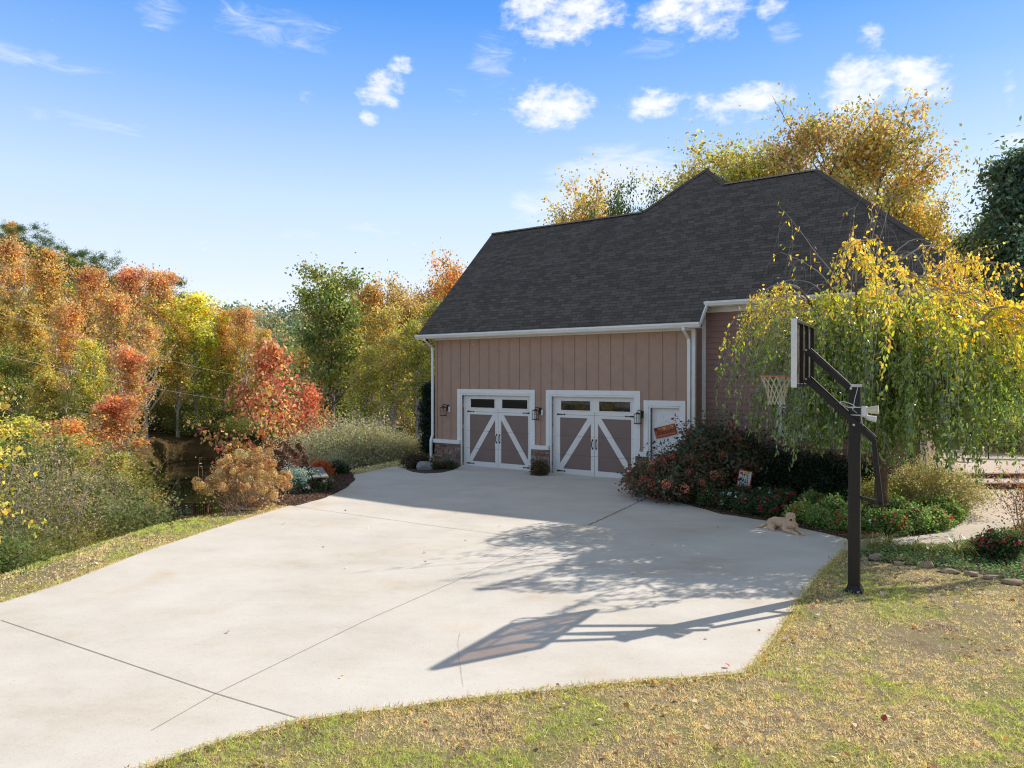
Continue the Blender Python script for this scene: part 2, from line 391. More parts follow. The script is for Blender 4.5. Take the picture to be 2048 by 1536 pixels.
PROF = {
    "oval": lambda t: math.sin(math.pi * min(1, (.12 + .84 * t) ** .85)) ** .7,
    "cone": lambda t: (1 - t) ** .75 * .95 + .08,
    "round": lambda t: math.sqrt(max(.02, 1 - (2 * t - .95) ** 2 * .92)),
    "vase": lambda t: .35 + .65 * math.sin(math.pi * min(1, .15 + .75 * t)),
    "top": lambda t: .25 + .75 * sstep(np.array(t / .7)) if t < .8 else .95 - 1.6 * (t - .8),
    "egg": lambda t: max(.05, math.sin(math.pi * min(1, .22 + .74 * t))) ** .8 * (1.15 - .55 * t),
    "dome": lambda t: .5 + .6 * math.sin(math.pi * min(1, .1 + .8 * t)),
    "column": lambda t: .75 * math.sin(math.pi * min(1, .2 + .76 * t)) ** .5,
}
def grow(r, p, d, L, n, up=0., jit=.12):
    p = np.array(p, float); d = np.array(d, float); pts = [p.copy()]
    for i in range(n):
        d = d + np.array([0, 0, up / n]) + jit * r.standard_normal(3); d /= np.linalg.norm(d); p = p + d * L / n; pts.append(p.copy())
    return pts, d
def gen_tree(seed, name, H=10., base=.18, width=4.6, prof="oval", el=(25, 65), nl=30, nsub=4, per=70, clr=.30, leaf=(.14, .105), pal=((OR, 1),), toppal=None, low=0.,
             bark="bark", r0=.16, sparse=0., mt="leaf", upbend=.5, label="tree", fork=0, hang=.35, shade=.35):
    r = np.random.default_rng(seed); w = MB()
    root = thing(name, label, "tree")
    ph = r.uniform(0, 6.28, 2)
    tp = [np.array([.13 * math.sin(ph[0] + 3.0 * i / 9) * (i / 9), .13 * math.sin(ph[1] + 2.5 * i / 9) * (i / 9), H * .88 * i / 9]) for i in range(10)]
    w.tube(tp, [r0 * (1 - .93 * (i / 9) ** .8) * (1.35 if i == 0 else 1) for i in range(10)], 8)
    C = []; T = []
    pf = PROF[prof]
    for k in range(nl):
        t = (k + r.uniform(0, .9)) / nl; hh = base + (1 - base) * (t * .93)
        i = hh / .88 * 9; i0 = min(int(i), 8); p = tp[i0] + (tp[i0 + 1] - tp[i0]) * (i - i0)
        L = width * .5 * float(pf(t)) * r.uniform(.62, 1.18); e = R(r.uniform(*el)) * (1.0 if t < .8 else 1.15); az = k * 2.4 + r.uniform(-.6, .6)
        d = (math.cos(az) * math.cos(e), math.sin(az) * math.cos(e), math.sin(e))
        pts, dd = grow(r, p, d, L / max(.45, math.cos(e)), 6, upbend * .25, .10)
        rr = r0 * (1 - .9 * hh) * .42 + .008
        w.tube(pts, [rr * (1 - .8 * j / 6) for j in range(7)], 5, False)
        for s in range(nsub):
            f = r.uniform(.3, 1.); q = pts[min(6, int(f * 6))]
            d2 = dd + r.standard_normal(3) * .75; d2[2] += .15
            p2, _ = grow(r, q, d2 / np.linalg.norm(d2), L * r.uniform(.25, .5), 3, .1, .15)
            w.tube(p2, [rr * .35, rr * .25, rr * .18, .004], 3, False)
            for q2 in p2[1:]:
                if r.random() > sparse + low * max(0, 1 - t * 1.7): C.append(q2); T.append(t)
        for q2 in pts[3:]:
            if r.random() > sparse + low * max(0, 1 - t * 1.7): C.append(q2); T.append(t)
    C = np.array(C); T = np.array(T)
    nc = len(C); m = r.poisson(per, nc); idx = np.repeat(np.arange(nc), m); n = len(idx)
    off = r.standard_normal((n, 3)) * clr * (np.where(r.random((nc, 1)) < .25, r.uniform(1.2, 1.8, (nc, 1)), r.uniform(.5, 1.1, (nc, 1))))[idx] * np.array([1, 1, .75])
    pos = C[idx] + off
    ccol = pick(pal, nc, r, .2)
    if toppal is not None:
        tc = pick(toppal, nc, r, .2); mk = (T + .22 * r.standard_normal(nc)) > .6; ccol[mk] = tc[mk]
    col = ccol[idx] * (1 + .20 * r.standard_normal((n, 1)))
    mixc = pick(pal, n, r, .2); mm = r.random(n) < .25; col[mm] = mixc[mm]
    ax = r.standard_normal((n, 3)) + np.array([0, 0, -hang * 2]); nr = r.standard_normal((n, 3)) + np.array([0, 0, .9]) + .35 * norm(off)
    s = r.uniform(.6, 1.25, n)
    kz = H / np.percentile(pos[:, 2], 99.7); pos[:, 2] *= kz; w.v = [(p[0], p[1], p[2] * kz) for p in w.v]
    w.build("trunk", M[bark], root, True, fixn=False)
    leaves("crown", pos, ax, nr, leaf[0] * s, leaf[1] * s, col, M[mt], root, 4)
    return root
def gen_shrub(seed, name, cat, label, w=1.6, h=1.2, nst=60, per=26, leaf=(.07, .045), pal=((GR, 1),), stem="twig", sr=.007, clr=.10, mt="leaf", nodes=3, stemlen=1., flat=.0, bare=.0,
              blooms=None, spread=.85):
    r = np.random.default_rng(seed); root = thing(name, label, cat); m = MB(); C = []; ends = []
    for k in range(nst):
        az = r.uniform(0, 6.283); f = math.sqrt(r.random()); b = np.array([math.cos(az), math.sin(az), 0]) * .16 * w * f
        rad = f * w * .5 * r.uniform(.75, 1.1); hh = h * (1 - .55 * f * f) * r.uniform(.65, 1.06) * (1 - flat * .2)
        tip = np.array([math.cos(az) * rad, math.sin(az) * rad, hh]); mid = (b + tip) / 2 + np.array([0, 0, hh * .12]) + r.standard_normal(3) * .05 * w
        pts = [b, (b + mid) / 2 + r.standard_normal(3) * .02, mid, (mid + tip) / 2 + r.standard_normal(3) * .03, tip]
        m.tube(pts, [sr, sr * .85, sr * .7, sr * .5, sr * .3], 4, False); ends.append((tip, tip - mid))
        for j in range(3):
            q = pts[2] + (tip - pts[2]) * r.random(); e = q + r.standard_normal(3) * .13 * min(w, h) + np.array([0, 0, .05]); e[2] = max(e[2], .03)
            m.tube([q, (q + e) / 2 + r.standard_normal(3) * .02, e], [sr * .5, sr * .4, sr * .2], 3, False)
            if r.random() > bare: C.append(e)
        for j in range(nodes):
            if r.random() > bare: C.append(pts[2] + (tip - pts[2]) * r.uniform(0, 1.05))
        if r.random() > bare: C.append(pts[1] + r.standard_normal(3) * .08)
    C = np.array(C); nc = len(C); q = r.poisson(per, nc); idx = np.repeat(np.arange(nc), q); n = len(idx)
    pos = C[idx] + r.standard_normal((n, 3)) * clr; pos[:, 2] = np.maximum(pos[:, 2], .015)
    col = pick(pal, nc, r, .12)[idx] * (1 + .2 * r.standard_normal((n, 1)))
    ax = r.standard_normal((n, 3)) + np.array([0, 0, .2]); nr = r.standard_normal((n, 3)) + np.array([0, 0, 1.2]); s = r.uniform(.6, 1.3, n)
    m.build("stems", M[stem], root, True, fixn=False)
    leaves("foliage", pos, ax, nr, leaf[0] * s, leaf[1] * s, col, M[mt], root, 4)
    if blooms:
        nb, br, bpal, fl, sc = blooms["n"], blooms["r"], blooms["pal"], blooms["fl"], blooms.get("sc", (1, 1, 1))
        P = []; Q = []; CC = []; S = []
        for k in range(nb):
            tip, d = ends[k % len(ends)]
            if k >= len(ends): tip = tip * r.uniform(.55, .97) + r.standard_normal(3) * .05
            c = tip + np.array([0, 0, br * .4 + blooms.get('lift', 0)]); c[2] = max(c[2], br); rr = br * r.uniform(.7, 1.2); nn = blooms.get("per", 60)
            dv = norm(r.standard_normal((nn, 3))); P.append(c + dv * rr * np.array(sc) * r.uniform(.88, 1.04, (nn, 1))); Q.append(dv)
            CC.append(pick(bpal, 1, r, .1)[0] * (1 + .18 * r.standard_normal((nn, 1)))); S.append(np.full(nn, rr))
        P = np.vstack(P); Q = np.vstack(Q); CC = np.vstack(CC); nn = len(P)
        ax = np.cross(Q, r.standard_normal((nn, 3)))
        leaves(blooms.get("name", "blooms"), P, ax, Q + .4 * r.standard_normal((nn, 3)), fl * r.uniform(.7, 1.2, nn), fl * r.uniform(.7, 1.2, nn), CC, M[blooms.get("mt", "petal")], root, 4)
    return root

# ------------------------------------------------------------------ the setting
HO = (-2.713, 24.989); HU = (.8263, -.5632); HV = (.5632, .8263); HA = math.atan2(-.5632, .8263)
def W(x, y):
    return (HO[0] + x * HU[0] + y * HV[0], HO[1] + x * HU[1] + y * HV[1])

def axis_pts(lo, hi, fine_lo, fine_hi, step):
    a = list(np.arange(fine_lo, fine_hi + 1e-6, step)); s = step; x = fine_hi
    while x < hi: s *= 1.09; x += s; a.append(x)
    s = step; x = fine_lo
    while x > lo: s *= 1.09; x -= s; a.insert(0, x)
    return np.array(a)
def sheet(name, xs, ys, fz, mt, kind="structure"):
    X, Y = np.meshgrid(xs, ys); Z = fz(X.ravel(), Y.ravel()); V = np.stack([X.ravel(), Y.ravel(), Z], 1); nx, ny = len(xs), len(ys)
    i = np.arange(nx * ny).reshape(ny, nx)
    Fq = np.stack([i[:-1, :-1].ravel(), i[:-1, 1:].ravel(), i[1:, 1:].ravel(), i[1:, :-1].ravel()], 1)
    me = bpy.data.meshes.new(name); me.from_pydata(V.tolist(), [], Fq.tolist()); me.polygons.foreach_set("use_smooth", [True] * len(me.polygons))
    me.materials.append(mt); o = bpy.data.objects.new(name, me); COL.objects.link(o); o["kind"] = kind
    return o
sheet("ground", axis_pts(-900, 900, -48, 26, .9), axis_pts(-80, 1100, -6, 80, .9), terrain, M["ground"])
a = np.linspace(0, 2 * math.pi, 64, endpoint=False)
pm = MB(); pm.add([(1.2 + 1.14 * 5.2 * math.cos(t) - .47 * (61.5 + 1.14 * 16.5 * math.sin(t)), 61.5 + 1.14 * 16.5 * math.sin(t), -6.12) for t in a], [tuple(range(64))])
pm.build("pond_water", M["water"])["kind"] = "structure"

def slab(name, poly, ztop, mt, depth=.12, wob=0.0, kind="structure", parent=None):
    b = bmesh.new()
    pts = []
    for i, p in enumerate(poly):
        q = poly[(i + 1) % len(poly)]; L = math.hypot(q[0] - p[0], q[1] - p[1]); k = max(1, int(L / .25)) if wob and L < 14 else 1
        for j in range(k):
            t = j / k; pts.append((p[0] + (q[0] - p[0]) * t + (random.uniform(-wob, wob) if j else 0), p[1] + (q[1] - p[1]) * t + (random.uniform(-wob, wob) if j else 0)))
    top = [b.verts.new((x, y, ztop)) for x, y in pts]; bot = [b.verts.new((x, y, ztop - depth)) for x, y in pts]; n = len(pts)
    f = b.faces.new(top); f.normal_update(); bmesh.ops.triangulate(b, faces=[f])
    for i in range(n): b.faces.new((top[i], bot[i], bot[(i + 1) % n], top[(i + 1) % n]))
    bmesh.ops.recalc_face_normals(b, faces=list(b.faces))
    me = bpy.data.meshes.new(name); b.to_mesh(me); b.free(); me.materials.append(mt)
    o = bpy.data.objects.new(name, me); COL.objects.link(o)
    if kind: o["kind"] = kind
    if parent: o.parent = parent
    return o
DRIVE = [gp(0, 1207), gp(65, 1187), gp(130, 1165), gp(215, 1132), gp(300, 1100), gp(420, 1060), gp(500, 1035), gp(545, 1021), gp(590, 1009), gp(650, 993), gp(690, 974), gp(706, 960),
         gp(704, 951), gp(760, 939), gp(806, 931), gp(816, 941), gp(850, 946), gp(884, 944), gp(904, 939), gp(920, 932), W(1.1, .35), W(8.1, .35), W(8.12, -.2), gp(1285, 985), gp(1350, 1004), gp(1440, 1029), gp(1540, 1044), gp(1620, 1062), gp(1695, 1078),
         gp(1692, 1100), gp(1660, 1130), gp(1627, 1165), gp(1600, 1200), gp(1562, 1260), gp(1535, 1300), gp(1508, 1332), gp(1485, 1350), gp(1420, 1356), gp(1200, 1372), gp(1000, 1394), gp(850, 1412),
         gp(700, 1431), gp(600, 1446), gp(430, 1490), gp(300, 1536), gp(100, 1620), (-3.6, 3.2), (-5, 1), (-9, 0), (-10.5, 4.0)]
drive = slab("driveway", DRIVE, .012, M["concrete"], wob=.028)
def strip(name, pts, w, parent, mt="joint", z=.0165, jit=0.):
    m = MB(); P = []
    for i in range(len(pts) - 1):
        p, q = Vector((*pts[i], 0)), Vector((*pts[i + 1], 0)); k = max(1, int((q - p).length / .12)) if jit else 1
        P += [p.lerp(q, j / k) + Vector((random.uniform(-jit, jit), random.uniform(-jit, jit), 0)) for j in range(k)]
    P.append(Vector((*pts[-1], 0))); vs = []
    for i, p in enumerate(P):
        d = (P[min(i + 1, len(P) - 1)] - P[max(i - 1, 0)]).normalized(); s = Vector((-d.y, d.x, 0)); ww = w * (random.uniform(.35, 1.3) if jit else 1) / 2
        vs += [p + s * ww, p - s * ww]
    vs = [(v[0], v[1], z) for v in vs]
    m.add(vs, [(2 * i, 2 * i + 1, 2 * i + 3, 2 * i + 2) for i in range(len(P) - 1)])
    return m.build(name, M[mt], parent, fixn=False)
strip("joint", [gp(0, 1244), gp(430, 1392), gp(595, 1442)], .009, drive)
strip("joint", [gp(300, 1467), gp(430, 1392), gp(730, 1245), gp(1000, 1126), gp(1188, 1046)], .007, drive)
strip("crack", [gp(1178, 1052), gp(1255, 1016), gp(1300, 994)], .035, drive, jit=.012)
strip("joint", [gp(587, 1014), gp(900, 1058), gp(1180, 1092)], .010, drive)
strip("crack", [gp(918, 1268), gp(917, 1330), gp(926, 1378)], .003, drive, jit=.012, z=.0172)

WALK = [gp(1688, 1104), gp(1730, 1098), gp(1790, 1093), gp(1900, 1089), gp(1985, 1072), gp(2060, 1044), (13.6, 15.6), (14.6, 18.3), (14.4, 18.98), gp(1943, 980), gp(1936, 1005), gp(1932, 1042), gp(1905, 1060), gp(1870, 1070),
        gp(1800, 1078), gp(1695, 1082)]
slab("walkway", WALK, .02, M["path"], wob=.01)
# pool terrace: two brick steps up to a concrete deck
st = thing("terrace_steps", "two low dark brick steps with pale concrete treads at the end of the walkway", "steps", (12.4, 19.0, 0))
def loc(o, p): return (p[0] - o.location[0], p[1] - o.location[1])
sx0 = at(1946, 19.0)[0] - 12.4
m = MB(); m.box((sx0, 0, 0), (4.2, 1.5, .165)); m.build("riser", M["brick_riser"], st)
m = MB(); m.box((sx0 - .02, -.03, .165), (4.2, .80, .20)); m.build("tread", M["path"], st, bevel=.008)
m = MB(); m.box((sx0 - .25, .80, .165), (4.2, 1.7, .315)); m.build("riser", M["brick_riser"], st)
slab("terrace", [(12.4 + sx0 - .3, 19.78), (17, 19.78), (22, 24), (20, 27), (13.0, 25.2), (12.6, 23.5)], .355, M["path"], depth=.04)

BED1 = [gp(556, 1010), gp(590, 1013), gp(650, 997), gp(692, 977), gp(709, 961), gp(703, 947), gp(640, 943), gp(588, 962), gp(540, 998)]
slab("mulch_bed", BED1, .022, M["mulch"], depth=.05, wob=.02)
BED2 = [W(-.6, -.5), gp(812, 940), gp(826, 945), gp(850, 948), gp(884, 946), gp(906, 941), gp(922, 933), W(1.1, -.09), W(-.1, -.09), W(-.3, .5)]
slab("mulch_bed", BED2, .03, M["mulch"], depth=.05, wob=.02)
BED3 = [W(8.2, -.25), gp(1284, 983), gp(1350, 1002), gp(1440, 1027), gp(1540, 1042), gp(1620, 1060), gp(1698, 1080), gp(1800, 1075), gp(1868, 1067), gp(1903, 1057), gp(1929, 1040), gp(1932, 1000), gp(1940, 980), W(16.2, 1.5), W(15.1, .6), W(9.5, .6), W(9.45, -.05)]
slab("mulch_bed", BED3, .03, M["mulch"], depth=.05, wob=.02)
BED4 = [gp(1705, 1104), gp(1790, 1095), gp(1900, 1091), gp(1985, 1076), gp(2062, 1050), (9.5, 13.0), (9.6, 11.0), gp(2048, 1172), gp(1960, 1148), gp(1880, 1138), gp(1790, 1128), gp(1720, 1122)]
slab("mulch_bed", BED4, .008, M["mulch"], depth=.05, wob=.02)

# ------------------------------------------------------------------ the house
house = thing("house", "rose-tan carriage garage house with dark shingle roof and two barn-style garage doors", "house", (*HO, 0), HA)
def hb(name, mt, boxes, parent=None, bevel=0, label=None):
    m = MB()
    for b_ in boxes: m.box(*b_)
    o = m.build(name, M[mt], parent or house, bevel=bevel)
    if label: o["label"] = label
    return o
GW = 9.47; ZS = .74; ZB = .875
ops = [(1.19, 3.99, 2.45), (4.816, 7.65, 2.45), (8.17, 9.05, 2.17)]
xs = [0, 1.19, 3.99, 4.816, 7.65, 8.17, 9.05, GW]
bx = [((xs[i], 0, 0), (xs[i + 1], .18, 4.5)) for i in (0, 2, 4, 6)]
bx += [((a0, 0, zt), (a1, .18, 4.5)) for a0, a1, zt in ops]
bx += [((0, .18, 0), (.18, 8.2, 4.5)), ((GW - .18, .18, 0), (GW, .66, 4.6)), ((.18, 8.0, 0), (8.9, 8.2, 4.5))]
# battens every 41 cm
def in_trim(x, z0):
    return None
bt = []
for i in range(22):
    x = .255 + .4125 * i
    lo = ZB
    for a0, a1, zt in ((.986, 4.19, 2.655), (4.609, 7.85, 2.655), (7.961, 9.231, 2.385)):
        if a0 - .04 < x < a1 + .04: lo = zt
    bt.append(((x - .026, -.020, lo), (x + .026, 0, 4.375)))
hb("garage_wall", "batten", bx + bt, label="tan board and batten garage wall")
# gables under the roof (left end)
m = MB(); m.extrude([(0, 4.5), (8.2, 4.5), (4.11, 8.62)], (.02, 0, 0), (.16, 0, 0), (0, 1, 0), (0, 0, 1)); m.build("gable_wall", M["batten"], house)
# wing with lap siding
sd = []
m = MB(); x0, x1 = GW + .02, 15.0
z = .25; k = 0
while z < 5.0:
    zz = min(z + .165, 5.05)
    m.add([(x0, .615, z), (x1, .615, z), (x1, .640, zz), (x0, .640, zz), (x0, .66, z), (x1, .66, z), (x1, .66, zz), (x0, .66, zz)],
          [(0, 1, 2, 3), (0, 4, 5, 1), (3, 2, 6, 7), (1, 5, 6, 2), (0, 3, 7, 4)]); z += .158
m.build("wing_wall", M["siding"], house, fixn=True)["label"] = "rose lap siding wall of the set-back wing"
hb("wing_core", "siding", [((GW, .66, 0), (15.0, .85, 5.15)), ((14.85, 1.4, 0), (15.0, 8.4, 6.0)), ((14.85, .85, 0), (15.0, 1.4, 5.4)), ((8.7, 9.0, 0), (15.0, 9.2, 5.1)), ((GW - .002, .03, ZS), (GW + .016, .63, 4.5))])
hb("foundation", "stone", [((GW + .01, .60, 0), (15.03, .66, .25))])
# stone ledge veneer
def stonepatch(x0, x1, parent, y=-.02):
    m = MB(); z = 0.0; r = random.Random(int(x0 * 100))
    while z < ZS - .02:
        h = r.choice([.035, .045, .06, .075, .10]); h = min(h, ZS - z); x = x0
        while x < x1 - .01:
            w = r.uniform(.08, .34); w = min(w, x1 - x); 
            if x1 - x - w < .05: w = x1 - x
            dp = r.uniform(.025, .075); j = lambda: r.uniform(-.006, .006)
            vs = [(x + .004, y - dp + j(), z + .004 + j()), (x + w - .004, y - dp + j(), z + .004 + j()), (x + w - .004, y - dp + j(), z + h - .003 + j()), (x + .004, y - dp + j(), z + h - .003 + j()),
                  (x + .002, y, z + .001), (x + w - .002, y, z + .001), (x + w - .002, y, z + h - .001), (x + .002, y, z + h - .001)]
            m.add(vs, [(0, 1, 2, 3), (0, 4, 5, 1), (1, 5, 6, 2), (2, 6, 7, 3), (3, 7, 4, 0)]); x += w
        z += h
    o = m.build("stone_base", M["stone"], parent); return o
for a0, a1 in ((-.03, 1.125), (4.055, 4.75), (7.71, 8.11), (9.11, 9.46)): stonepatch(a0, a1, house, -.004)
for a0, a1 in ((-.06, 1.125), (4.055, 4.75), (7.71, 8.11), (9.11, 9.48)): hb("water_table", "white_trim", [((a0, -.115, ZS), (a1, 0, ZB))], bevel=.006)
# casings
def casing(name, o0, o1, zo, i0, i1, zi, zb):
    t = .032
    hb(name, "white_trim", [((o0, -t, zb), (i0 - .062, .0, zo)), ((i1 + .062, -t, zb), (o1, .0, zo)), ((i0 - .062, -t, zi + .055), (i1 + .062, 0, zo)),
                            ((i0 - .060, -.018, 0), (i0, .16, zi + .053)), ((i1, -.018, 0), (i1 + .060, .16, zi + .053)), ((i0, -.018, zi), (i1, .16, zi + .053))], bevel=.004)
casing("door_casing", .986, 4.19, 2.655, 1.19, 3.99, 2.45, ZB)
casing("door_casing", 4.609, 7.855, 2.655, 4.816, 7.65, 2.45, ZB)
casing("door_casing", 7.961, 9.231, 2.385, 8.17, 9.05, 2.17, ZB)
hb("corner_board", "white_trim", [((9.40, -.026, ZB), (9.498, .0, 4.40)), ((9.498 - .022, 0, ZB), (9.498, .10, 4.40))])
hb("corner_board", "white_trim", [((9.49, .585, .26), (9.60, .613, 5.02))])
hb("corner_board", "white_trim", [((14.93, .585, .26), (15.05, .613, 5.02))])
hb("corner_board", "batten", [((-.03, -.024, ZB), (.07, 0, 4.375))])
hb("frieze_board", "white_trim", [((-.03, -.028, 4.375), (9.5, 0, 4.50)), ((9.61, .582, 4.90), (14.92, .612, 5.08))])

# garage doors
def garage_door(x0, x1, label):
    y = .10; wd = x1 - x0; cx = (x0 + x1) / 2
    d = hb("garage_door", "door_white", [((x0 - .14, y, .01), (x1 + .14, y + .05, 2.46))]); d["label"] = label
    pz0, pz1 = .175, 1.785
    sp = [(x0 + .135, cx - .125), (cx + .125, x1 - .135)]
    for a0, a1 in sp:
        hb("door_panel", "taupe", [((a0, y - .006, pz0), (a1, y, pz1))], d)
        hb("window_frame", "door_white", [((a0 + .01, y - .016, 2.0), (a1 - .01, y, 2.022)), ((a0 + .01, y - .016, 2.318), (a1 - .01, y, 2.34)), ((a0 + .01, y - .016, 2.022), (a0 + .032, y, 2.318)), ((a1 - .032, y - .016, 2.022), (a1 - .01, y, 2.318))], d)
        hb("window_pane", "pane", [((a0 + .034, y - .004, 2.024), (a1 - .034, y - .001, 2.316))], d)
    # trim overlay
    t0, t1 = y - .022, y - .0002
    hb("stile", "door_white", [((x0, t0, .01), (x0 + .135, t1, 1.99)), ((x1 - .135, t0, .01), (x1, t1, 1.99)), ((cx - .125, t0, .01), (cx - .006, t1, 1.99)), ((cx + .006, t0, .01), (cx + .125, t1, 1.99)),
                               ((x0 + .135, t0, .012), (cx - .125, t1, pz0)), ((cx + .125, t0, .012), (x1 - .135, t1, pz0)), ((x0 + .135, t0, pz1), (cx - .125, t1, 1.99)), ((cx + .125, t0, pz1), (x1 - .135, t1, 1.99))], d, bevel=.003)
    for s, (a0, a1) in zip((1, -1), sp):
        wdt = .165; H = pz1 - pz0; L = a1 - a0; ang = math.atan2(H, L); hv = wdt / math.cos(ang) / 1.0; hw = wdt / math.sin(ang)
        pl = [(0, 0), (hw * .55, 0), (L, H - hv * .55), (L, H), (L - hw * .55, H), (0, hv * .55)]
        prof = [((a0 + p) if s > 0 else (a1 - p), pz0 + q) for p, q in pl]
        m = MB(); m.extrude(prof, (0, y - .020, 0), (0, y - .004, 0), (1, 0, 0), (0, 0, 1)); m.build("brace", M["door_white"], d)
    hb("section_groove", "groove", [((x0, y - .0235, zz - .003), (x1, y - .0222, zz + .003)) for zz in (.62, 1.22, 1.88)], d)
    for a0, s in ((x0 + .03, 1), (x1 - .03, -1)):
        for zz in (1.885, .095):
            m = MB(); m.extrude([(0, -.028), (0, .028), (s * .24, .010), (s * .27, .026), (s * .31, 0), (s * .27, -.026), (s * .24, -.010)], (a0, y - .032, zz), (a0, y - .025, zz), (1, 0, 0), (0, 0, 1))
            m.build("strap_hinge", M["black_iron"], d)
    for s in (-1, 1):
        m = MB(); px_ = cx + s * .06
        m.tube([(px_, y - .03, .86), (px_ + s * .012, y - .075, .92), (px_ + s * .020, y - .08, .99), (px_ + s * .012, y - .075, 1.06), (px_, y - .03, 1.12)], [.02, .011, .014, .011, .02], 6)
        m.ball((px_, y - .028, .855), .024, 8, 5, (1, .4, 1.2)); m.ball((px_, y - .028, 1.125), .024, 8, 5, (1, .4, 1.2))
        m.build("handle", M["black_iron"], d, True)
    return d
garage_door(1.33, 4.0, "left barn-style garage door with white diagonal braces")
garage_door(4.94, 7.655, "right barn-style garage door with white diagonal braces")
# side door
dr = hb("side_door", "white_trim", [((8.17, .11, .02), (9.05, .15, 2.17))]); dr["label"] = "white six panel side door"
pn = []
for a0, a1 in ((8.29, 8.57), (8.65, 8.93)):
    for z0, z1 in ((.25, .80), (.98, 1.62), (1.76, 2.02)):
        pn += [((a0, .100, z0), (a1, .11, z0 + .02)), ((a0, .100, z1 - .02), (a1, .11, z1)), ((a0, .100, z0 + .02), (a0 + .02, .11, z1 - .02)), ((a1 - .02, .100, z0 + .02), (a1, .11, z1 - .02)), ((a0 + .05, .103, z0 + .05), (a1 - .05, .11, z1 - .05))]
hb("door_panel", "white_trim", pn, dr)
m = MB(); m.ball((8.245, .07, 1.0), .032, 10, 6); m.tube([(8.245, .11, 1.0), (8.245, .07, 1.0)], .02, 8); m.tube([(8.245, .065, 1.0), (8.34, .06, .99)], .010, 6); m.build("handle", M["black_iron"], dr, True)
m = MB(); m.tube([(8.245, .11, 1.17), (8.245, .085, 1.17)], .034, 12); m.build("deadbolt", M["black_iron"], dr)
hb("threshold", "steel", [((8.17, -.02, .014), (9.05, .12, .035))], dr)
# wing window, mostly behind the weeping tree
wn = hb("window", "white_trim", [((11.6, .575, 1.45), (13.05, .62, 1.55)), ((11.6, .575, 2.95), (13.05, .62, 3.07)), ((11.6, .575, 1.55), (11.7, .62, 2.95)), ((12.95, .575, 1.55), (13.05, .62, 2.95)), ((12.29, .58, 1.55), (12.36, .62, 2.95)), ((11.7, .582, 2.22), (12.29, .62, 2.27)), ((12.36, .582, 2.22), (12.95, .62, 2.27))])
hb("pane", "pane", [((11.7, .598, 1.55), (12.29, .604, 2.22)), ((12.36, .598, 1.55), (12.95, .604, 2.22)), ((11.7, .598, 2.27), (12.29, .604, 2.95)), ((12.36, .598, 2.27), (12.95, .604, 2.95))], wn)

# roof
SL = .9617; E0 = (-.45, 4.57)
def fz(y): return E0[1] + SL * (y - E0[0])
def roofplane(poly3, name="roof", th=.10, udir=(1, 0, 0)):
    P = [Vector(p) for p in poly3]; nrm = (P[1] - P[0]).cross(P[2] - P[0]).normalized()
    if nrm.z < 0: P.reverse(); nrm = -nrm
    ud = Vector(udir); vd = nrm.cross(ud).normalized()
    b = bmesh.new(); uvl = b.loops.layers.uv.new("UVMap")
    top = [b.verts.new(p) for p in P]; bot = [b.verts.new(p - nrm * th) for p in P]; n = len(P)
    fs = [b.faces.new(top)] + [b.faces.new(list(reversed(bot)))] + [b.faces.new((top[(i + 1) % n], top[i], bot[i], bot[(i + 1) % n])) for i in range(n)]
    for f in fs:
        for l in f.loops: l[uvl].uv = (l.vert.co.dot(ud), l.vert.co.dot(vd))
    for f in fs: f.normal_update()
    bmesh.ops.triangulate(b, faces=[fs[0], fs[1]])
    me = bpy.data.meshes.new(name); b.to_mesh(me); b.free(); me.materials.append(M["shingle"])
    o = bpy.data.objects.new(name, me); COL.objects.link(o); o.parent = house; return o
P_ = lambda x, y: (x, y, fz(y))
RY = 4.11; RZ = fz(RY); PK = (7.84, 5.84, fz(5.84)); RR = 4.90
roofplane([P_(-.485, -.45), P_(9.78, -.45), P_(9.74, .19), P_(15.30, .19), P_(15.40, 1.22), P_(11.74, RR), P_(8.90, RR), PK, P_(6.11, RY), P_(-.485, RY)], "roof")
yb = 2 * RY + .45
roofplane([(-.485, RY, RZ), (6.11, RY, RZ), (1.58, yb, 4.57), (-.485, yb, 4.57)], "roof")
roofplane([PK, (6.11, RY, RZ), (1.58, yb, 4.57), (1.58, 14, 4.57), (7.84, 14, PK[2])], "roof", udir=(0, 1, 0))
xr = 7.84 + (PK[2] - fz(RR)) / SL
roofplane([PK, (7.84, 14, PK[2]), (14.1, 14, 4.57), (14.1, 2 * RR - .19 + .6, 4.57), (xr, RR, fz(RR))], "roof", udir=(0, 1, 0))
roofplane([(xr, RR, fz(RR)), (11.74, RR, fz(RR)), (15.4, 8.56, fz(RR) - SL * 3.66), (14.1, 10.2, fz(RR) - SL * 5.3), (12.5, 10.2, fz(RR) - SL * 5.3)], "roof")
roofplane([(11.74, RR, fz(RR)), (15.40, 1.22, fz(1.22)), (15.40, 8.56, fz(1.22))], "roof", udir=(0, 1, 0))
